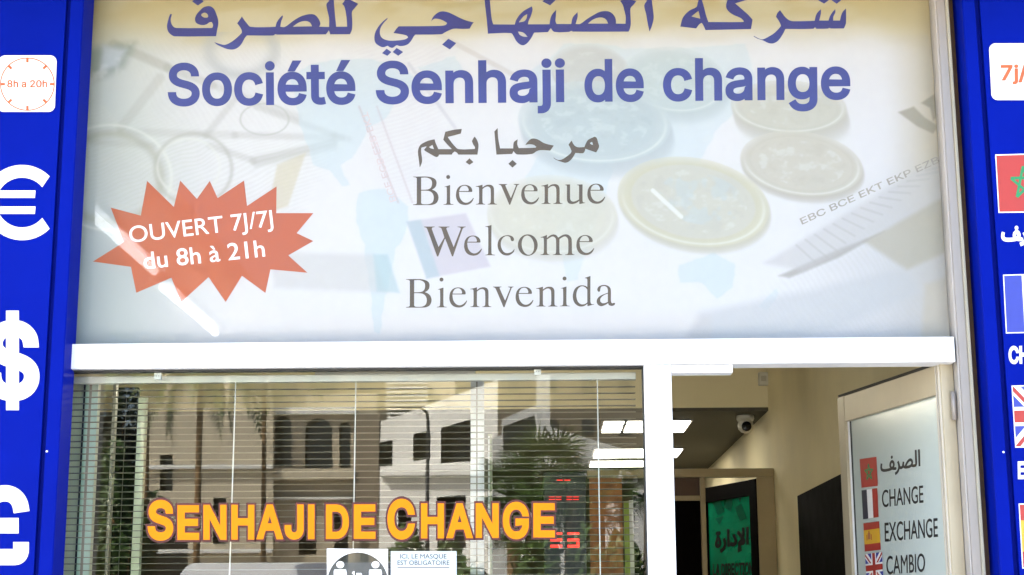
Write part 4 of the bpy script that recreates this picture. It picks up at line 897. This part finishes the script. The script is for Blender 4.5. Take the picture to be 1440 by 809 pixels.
pA = front(53.3); gA = gnd(pA, 290)
tA, SA = facade('corner_house', 'plain beige plastered house reflected in the left of the window', OppPlane(pA).at(290, gA), pA,
    [(196, 470), (384, 470), (384, gA), (196, gA)], [[(225, 640), (243, 640), (243, 690), (225, 690)], [(204, 738), (264, 738), (264, gA-3), (204, gA-3)], [(300, 700), (318, 700), (318, 765), (300, 765)]], M_pl1, 9, 1)
MBx = MB(); 
for yy in (657, 775):
    p0 = SA.at(196, yy, 0.0); p1 = SA.at(384, yy, 0.0); box('cornice', M_pl3, p0[0], p1[0], p0[1]+0.004, p0[1]+0.25, p0[2]-0.10, p0[2]+0.05, tA)
pB = front(54.0); gB = gnd(pB, 450)
tB, SBB = facade('arcaded_house', 'sand coloured house with round arches reflected above the lettering', OppPlane(pB).at(450, gB), pB,
    [(372, 553), (530, 553), (530, gB), (372, gB)], [arch(387, 410, 586, 656), arch(429, 467, 588, 660), arch(477, 493, 594, 660), [(420, 715), (445, 715), (445, 780), (420, 780)], [(470, 718), (490, 718), (490, 800), (470, 800)]], M_pl2, 10, 1)
for y0, y1, lf, mm in ((574, 584, 0.35, M_pl3), (660, 676, 0.5, M_pl1), (700, 704, 0.3, M_pl3)):
    a = SBB.at(372, y1, 0.002); b = SBB.at(500, y0, 0.002); box('balcony_band', mm, a[0], b[0], a[1], a[1]+lf, a[2], b[2], tB)
pC = front(53.6); gC = gnd(pC, 515)
facade('shade_side_block', 'narrow shade side painted taupe, reflected between the arches and the white house', OppPlane(pC).at(515, gC), pC, [(500, 583), (533, 583), (533, gC), (500, gC)], [[(506, 730), (520, 730), (520, 790), (506, 790)]], M_pl4, 6, 1)
a = front(53.8).at(532, 640); b = front(44.0).at(705, 640); dxy = np.array([b[0]-a[0], b[1]-a[1]])
pD = Plane(a, (dxy[1], -dxy[0], 0)); gD = gnd(pD, 600)
if pD.n[1] > 0: pD.n = -pD.n
tD, SD = facade('white_house', 'white house with square windows seen at a slant in the window reflection', OppPlane(pD).at(600, gD), pD,
    [(532, 594), (545, 590), (612, 566), (690, 538), (700, 534), (700, gnd(pD, 700)), (532, gnd(pD, 532))],
    [[(534, 622), (552, 619), (552, 655), (534, 656)], [(581, 611), (605, 605), (605, 645), (581, 649)], [(620, 602), (662, 590), (662, 649), (620, 652)], [(560, 705), (578, 703), (578, 760), (560, 760)], [(615, 700), (655, 696), (655, 770), (615, 770)]], M_pl3, 8, 1)
for y0, y1, lf in ((661, 668, 0.5),):
    c = [SD.at(534, y0+1, 0.01), SD.at(700, y0-2, 0.01), SD.at(700, y1, 0.01), SD.at(534, y1+1, 0.01)]; d = [SD.at(534, y0+1, lf), SD.at(700, y0-2, lf), SD.at(700, y1, lf), SD.at(534, y1+1, lf)]
    MB().add(c+d, [(0,1,2,3),(7,6,5,4),(0,4,5,1),(1,5,6,2),(2,6,7,3),(3,7,4,0)]).build('ledge', M_pl3, tD, auto=True)
pE = front(40.0); gE = gnd(pE, 735)
tE, SE = facade('stepped_house', 'pale house with a tall fin and shaded terrace reflected above the palms', OppPlane(pE).at(735, gE), pE,
    [(690, 618), (706, 612), (706, 590), (754, 570), (754, 528), (773, 526), (773, 600), (905, 640), (905, gE), (690, gE)], [[(708, 600), (752, 584), (752, 625), (708, 640)], [(800, 690), (840, 690), (840, 760), (800, 760)]], M_pl3, 8, 1, backm=M_pl2)
pG = front(66.0); gG = gnd(pG, 560); tG = thing('louvred_penthouse', 'pale penthouse with horizontal louvres reflected below the transom', 'building', OppPlane(pG).at(560, gG)); SGp = OppPlane(pG)
a = SGp.at(545, gG); b = SGp.at(640, 536); box('wall', M_pl1, a[0], b[0], a[1]-6, a[1], -0.2, b[2], tG)
for k in range(9):
    y = 541+k*6; a = SGp.at(545, y+1.6); b = SGp.at(602, y-1.6); box('louvre', M_pl3, a[0], b[0], a[1]+0.02, a[1]+0.5, a[2], b[2], tG)

pH = front(95.0); gH = gnd(pH, 650); SH = OppPlane(pH); tH = thing('added_backdrop_block', 'wide dull brown block added behind the reflected houses to hide the sky', 'building', SH.at(650, gH))  # added block, keeps the sky out of the window reflection
M_pl5 = mat('added_backdrop_plaster', (0.20, 0.165, 0.115), 0.9, 0, 0.1, 0.3, stain=0.2)
a = SH.at(330, gH); b = SH.at(1000, 440); box('wall', M_pl5, a[0], b[0], a[1]-14, a[1], -0.2, b[2], tH)
for r_ in range(5):
    for c_ in range(12):
        a = SH.at(350+c_*52, 470+r_*60+22); b = SH.at(350+c_*52+16, 470+r_*60); w_ = box('window', M_win, a[0], b[0], SH.at(650, 500)[1]+0.01, SH.at(650, 500)[1]+0.06, a[2], b[2], tH)  # windows of the added backdrop block
# street lamp
p = opp(602, 580, 36.0); sl = thing('street_lamp', 'tall dark street lamp with curved arm reflected in front of the white house', 'street lamp', (p[0], p[1], 0))
M_lp = mat('dark_pole_paint', (0.03, 0.03, 0.03), 0.5, 0.2, 0.1)
q = opp(583, 575, 36.0)
MB().tube([(p[0], p[1], -0.02), (p[0], p[1], 0.6), (p[0], p[1], p[2]-0.2)], [0.10, 0.07, 0.045], 10).build('pole', M_lp, sl)
MB().tube([(p[0], p[1], p[2]-0.25), (p[0]-0.03, p[1], p[2]), (p[0]-0.25, p[1], p[2]+0.16), (q[0], q[1], p[2]+0.16)], [0.04, 0.035, 0.03, 0.03], 8).build('arm', M_lp, sl)
MB().obox((q[0]-0.12, q[1], p[2]+0.14), (0.24, 0, 0), (0, 0.09, 0), (0, 0, 0.04)).build('lamp_head', M_alu, sl, 0.02)

# canopy of the next shop with its lit tubes
cn = thing('neighbour_canopy', 'flat canopy of the next shop carrying the tubes reflected in the banner', 'canopy', (-2.9, -3.4, 0))
box('slab', M_pw, -3.5, -2.05, -6.9, -0.15, 3.70, 3.86, cn, 0.01)
for y in (-6.7, -0.35): box('post', M_alu, -3.45, -3.35, y-0.05, y+0.05, 0, 3.70, cn, 0.004)
for pa, pb in (((112, 290), (211, 381)), ((225, 403), (296, 469))):
    a = level(3.62).at(*pa); b = level(3.62).at(*pb)
    t = thing('tube_light', 'lit white tube light reflected over the orange burst, nearer the pillar' if pa[0] < 200 else 'lit white tube light reflected just below the orange burst', 'light', (a[0], -a[1], 3.66), 'tube lights under the canopy')
    MB().box(a[0]-0.05, a[0]+0.05, -b[1], -a[1], 3.665, 3.70).build('batten', M_white, t, 0.004)
    MB().tube([(a[0], -b[1]+0.02, 3.63), (a[0], -a[1]-0.02, 3.63)], 0.028, 12).build('tube', M_tube, t)

# white van parked across the pavement
p = opp(232, 787, 7.6); q = opp(566, 787, 7.6); vx0, vx1, vy, vz = p[0], q[0], p[1], p[2]
van = thing('white_van', 'white van whose roof and windscreen are reflected along the bottom of the window', 'van', ((vx0+vx1)/2, vy-1.5, -0.13))
M_vw = mat('white_car_paint', (0.88, 0.88, 0.87), 0.25, 0, 0.02, 4, coat=0.5); vc_ = (vx0+vx1)/2; vw = (vx1-vx0)/2
prof = [(0.55, 0.25), (0.62, 0.75), (0.55, 1.02), (0.12, vz-0.62), (-0.05, vz-0.16), (-0.30, vz-0.02), (-0.8, vz), (-3.6, vz), (-3.9, vz-0.1), (-4.0, vz-0.6), (-4.0, 0.25)]
wid = [0.80, 0.97, 1.0, 0.99, 0.94, 0.90, 0.88, 0.88, 0.90, 0.97, 0.97]
mb = MB(); R_ = []
for (yy, zz), w in zip(prof, wid):
    R_.append([(vc_+s*vw*w*k, vy+yy, zz-(0.035 if abs(k) == 1 else 0)) for s, k in ((-1, 1), (-1, 0.93), (-1, .4), (1, .4), (1, 0.93), (1, 1))])
for i in range(len(prof)-1):
    a, b = R_[i], R_[i+1]
    for k in range(5): mb.add([a[k], a[k+1], b[k+1], b[k]], [(0, 1, 2, 3)], 0, True)
for k in (0, 5): mb.add([r[k] for r in R_], [tuple(range(len(R_)))])
mb.add([R_[-1][k] for k in range(6)] + [R_[0][k] for k in range(6)], [(0, 1, 7, 6), (1, 2, 8, 7), (2, 3, 9, 8), (3, 4, 10, 9), (4, 5, 11, 10)])
mb.build('body', M_vw, van, auto=True)
ws = MB(); a = np.array(prof[3]); b = np.array(prof[4])
for t0, t1 in ((0.0, 1.0),):
    P = []
    for t, w in ((-0.55, .80), (0.30, .82)):
        yz = a+(b-a)*t if t >= 0 else a+(np.array(prof[2])-a)*(-t)*0.6
        for s in (-1, -.5, 0, .5, 1): P.append((vc_+s*vw*w, vy+yz[0]+0.015+0.03*(1-s*s), yz[1]+0.012))
    ws.add(P, [(i, i+1, i+6, i+5) for i in range(4)], 0, True)
ws.build('windscreen', mat('windscreen_glass', (0.10, 0.14, 0.14), 0.04, 0, 0, spec=1.0, coat=1.0), van)
for sx in (-1, 1):
    hl = MB().obox((vc_+sx*vw*0.72, vy+0.60, 0.82), (vw*0.17, 0, 0), (0, 0.04, 0), (0, 0, 0.10)).build('headlight', mat('headlamp_glass', (0.6, 0.6, 0.6), 0.1, 0.3, 0), van, 0.02)
    MB().obox((vc_+sx*(vw*1.0+0.10), vy+0.15, 1.18), (0.09, 0, 0), (0, 0.05, 0), (0, 0, 0.11)).build('mirror', M_dark, van, 0.02)
    for yy in (-0.25, -3.1):
        w = MB().tube([(vc_+sx*(vw*0.99-0.20), vy+yy, 0.19), (vc_+sx*(vw*0.99+0.01), vy+yy, 0.19)], 0.32, 24).build('wheel', M_dark, van)
        MB().tube([(vc_+sx*(vw*0.99+0.005), vy+yy, 0.19), (vc_+sx*(vw*0.99+0.02), vy+yy, 0.19)], 0.2, 18).build('rim', M_alu, w)
box('bumper', M_dark, vc_-vw*0.8, vc_+vw*0.8, vy+0.52, vy+0.68, 0.18, 0.42, van, 0.03)
box('grille', M_dark, vc_-vw*0.45, vc_+vw*0.45, vy+0.60, vy+0.64, 0.62, 0.80, van, 0.01)

# palms
M_frond = mat('palm_frond', (0.115, 0.165, 0.035), 0.5, 0, 0.35, 3); M_frond2 = mat('palm_frond_dark', (0.060, 0.115, 0.018), 0.5, 0, 0.4, 3); M_trunk = mat('palm_trunk', (0.24, 0.14, 0.06), 0.9, 0, 0.35, 4, 0.5, 9)
def feather_mesh(L, droop, m, seed):
    r = random.Random(seed); mb = MB(); n = 26; pts = []
    for k in range(n+1):
        t = k/n; pts.append(np.array([L*(t-0.18*droop*t**3), 0, L*(0.30*t-droop*t*t)]))
    mb.tube(pts[::4]+[pts[-1]], list(np.linspace(0.03, 0.006, len(pts[::4])+1)), 5)
    for k in range(4, n):
        for s in (-1, 1):
            p = pts[k]; d = pts[k+1]-pts[k-1]; d /= np.linalg.norm(d); ll = L*0.20*math.sin(math.pi*min(1, (k/n)*0.9+0.12))*r.uniform(.8, 1.1)
            side = np.array([0, s, 0]); tip = p+side*ll*0.75+d*ll*0.55-np.array([0, 0, ll*r.uniform(.25, .6)])
            w = d*L*0.011; md = (p+tip)/2+np.array([0, 0, ll*.06])
            mb.add([p-w, p+w, md+w*1.3, tip, md-w*1.3], [(0, 1, 2, 3, 4)])
    return mb
def fan_mesh(R0, m, seed):
    r = random.Random(seed); mb = MB(); mb.tube([(0, 0, 0), (R0*0.55, 0, R0*0.05)], [0.018, 0.01], 5); c = np.array([R0*0.55, 0, R0*0.05])
    for k in range(17):
        a = math.radians(-120+k*15+r.uniform(-3, 3)); ll = R0*(0.62-0.12*abs(k-8)/8)*r.uniform(.88, 1.08); d = np.array([math.cos(a), math.sin(a), 0]); e = np.array([-math.sin(a), math.cos(a), 0])*R0*0.019
        md = c+d*ll*0.55+np.array([0, 0, R0*0.03]); tip = c+d*ll-np.array([0, 0, R0*0.12*r.random()])
        mb.add([c-e*.3, md-e, tip, md+e, c+e*.3], [(0, 1, 2, 3, 4)])
    return mb
def palm(base, height, n, L, kind, label, group, lean=0.0, rad=0.13, fm=None, trunk=True, up=0.9):
    t = thing('palm_tree', label, 'palm', (base[0], base[1], -0.02), group); fm = fm or M_frond
    top = np.array([base[0]+lean, base[1], height])
    MB().tube([(base[0], base[1], -0.05), (base[0]+lean*.3, base[1], height*.4), tuple(top)], [rad*1.3, rad, rad*.85], 10).build('trunk', M_trunk, t)
    meshes = [(feather_mesh(L, 0.55+0.25*k, fm, k) if kind == 'feather' else fan_mesh(L, fm, k)) for k in range(3)]
    obs = []
    for k in range(n):
        az = k*2.399963+random.uniform(-.2, .2); el = up - (up+0.75)*(k/n) + random.uniform(-.12, .12)
        if k < 3: o = meshes[k].build('frond', fm, None); obs.append(o)
        else: o = obs[k % 3].copy(); COL.objects.link(o)
        o.parent = t; s = random.uniform(.85, 1.1)
        o.matrix_parent_inverse = Matrix.Translation(-t.location)
        o.matrix_basis = Matrix.Translation(Vector(top)) @ Matrix.Rotation(az, 4, 'Z') @ Matrix.Rotation(-el, 4, 'Y') @ Matrix.Rotation(random.uniform(-.5, .5), 4, 'X') @ Matrix.Scale(s, 4)
    return t
GP = 'feather palms along the far pavement'
for px, pyc, Yv, L, lab in ((283, 505, 30.0, 2.1, 'tall palm with brown trunk reflected left of the H'), (207, 500, 32.0, 2.2, 'tall palm with slim trunk reflected above the S'), (372, 488, 33.0, 2.4, 'palm crown with hanging pale fronds reflected left of the arches')):
    c = opp(px, pyc, Yv); b = opp(px-(6 if px == 283 else 0), 800, Yv)
    palm((b[0], c[1], 0), c[2], 26, L, 'feather', lab, GP, c[0]-b[0], 0.075 if px != 372 else 0.06)
GF = 'fan palms in the bed behind the kerb'
for px, pyc, Yv, h, n, L, lab in ((768, 672, 15.0, 0, 24, 0.72, 'tallest fan palm reflected right of the CHANGE lettering'), (722, 700, 14.0, 0, 28, 0.60, 'fan palm reflected behind the N and G'), (802, 705, 14.2, 0, 28, 0.55, 'fan palm reflected behind the red digits'),
        (748, 742, 13.0, 0, 28, 0.6, 'low fan palm reflected behind the G of CHANGE'), (880, 690, 16.0, 0, 26, 0.6, 'fan palm reflected beside the white mullion'), (842, 720, 15.0, 0, 24, 0.55, 'fan palm reflected over the orange wooden panel')):
    c = opp(px, pyc, Yv); palm((c[0], c[1], 0), c[2], n, L, 'fan', lab, GF, 0, 0.09, M_frond2 if px != 768 else M_frond, up=1.2)
# leafy shrubs
M_frond3 = mat('cypress_leaf', (0.014, 0.026, 0.010), 0.6, 0, 0.4, 3)
def shrub(base, r, h, n, label, m, seed):
    rg = np.random.default_rng(seed); t = thing('shrub', label, 'shrub', base, 'shrubs across the street'); mb = MB(); st = MB()
    for k in range(7):
        a = rg.uniform(0, 6.28); st.tube([(base[0], base[1], base[2]), (base[0]+.5*r*math.cos(a), base[1]+.5*r*math.sin(a), base[2]+h*.7)], [.025, .01], 5)
    st.build('stem', M_trunk, t)
    for k in range(n):
        d = rg.normal(size=3); d /= np.linalg.norm(d); q = rg.uniform(.45, 1)**.5*(0.8+.3*math.sin(5*d[0]+seed)*math.cos(4*d[2]))
        c = np.array([base[0]+d[0]*r*q, base[1]+d[1]*r*q, base[2]+h*.5+d[2]*h*.5*q]); a = rg.normal(size=3); a /= np.linalg.norm(a); b = np.cross(a, d); b /= np.linalg.norm(b)+1e-6; l = rg.uniform(.05, .10)
        mb.add([c-a*l, c+b*l*.45, c+a*l, c-b*l*.45], [(0, 1, 2, 3)])
    mb.build('foliage', m, t, kind='stuff')
for px, pyt, Yv, r, lab, m_ in ((182, 610, 22, 0.8, 'dark green shrub reflected in the gap left of the S', M_frond2), (570, 735, 18, 0.9, 'olive shrub reflected below the C of CHANGE', M_frond), (640, 750, 18.5, 0.8, 'low shrub reflected under the second H', M_frond), (800, 760, 11, 0.8, 'dense dark shrub reflected around the red digits', M_frond2), (705, 770, 11.4, 0.7, 'dark shrub reflected under the G', M_frond2), (885, 745, 12, 0.7, 'bright shrub reflected beside the mullion foot', M_frond), (745, 735, 12.2, 0.75, 'dark bush reflected between the G and the low palm', M_frond2), (835, 735, 12.6, 0.75, 'dark bush reflected in front of the wooden panel', M_frond2), (150, 600, 26, 1.0, 'dark bush reflected beside the beige metal post', M_frond2), (165, 440, 34, 1.0, 'tall dark cypress reflected beside the pale column', M_frond3), (118, 450, 34, 1.2, 'tall dark cypress reflected behind the pale green screen', M_frond3), (70, 460, 35, 1.2, 'tall dark cypress reflected next to the blue pillar', M_frond3)):
    c = opp(px, pyt, Yv); shrub((c[0], c[1], -0.02), r, c[2]+0.02, 4200 if Yv < 30 else 9000, lab, m_, int(px))
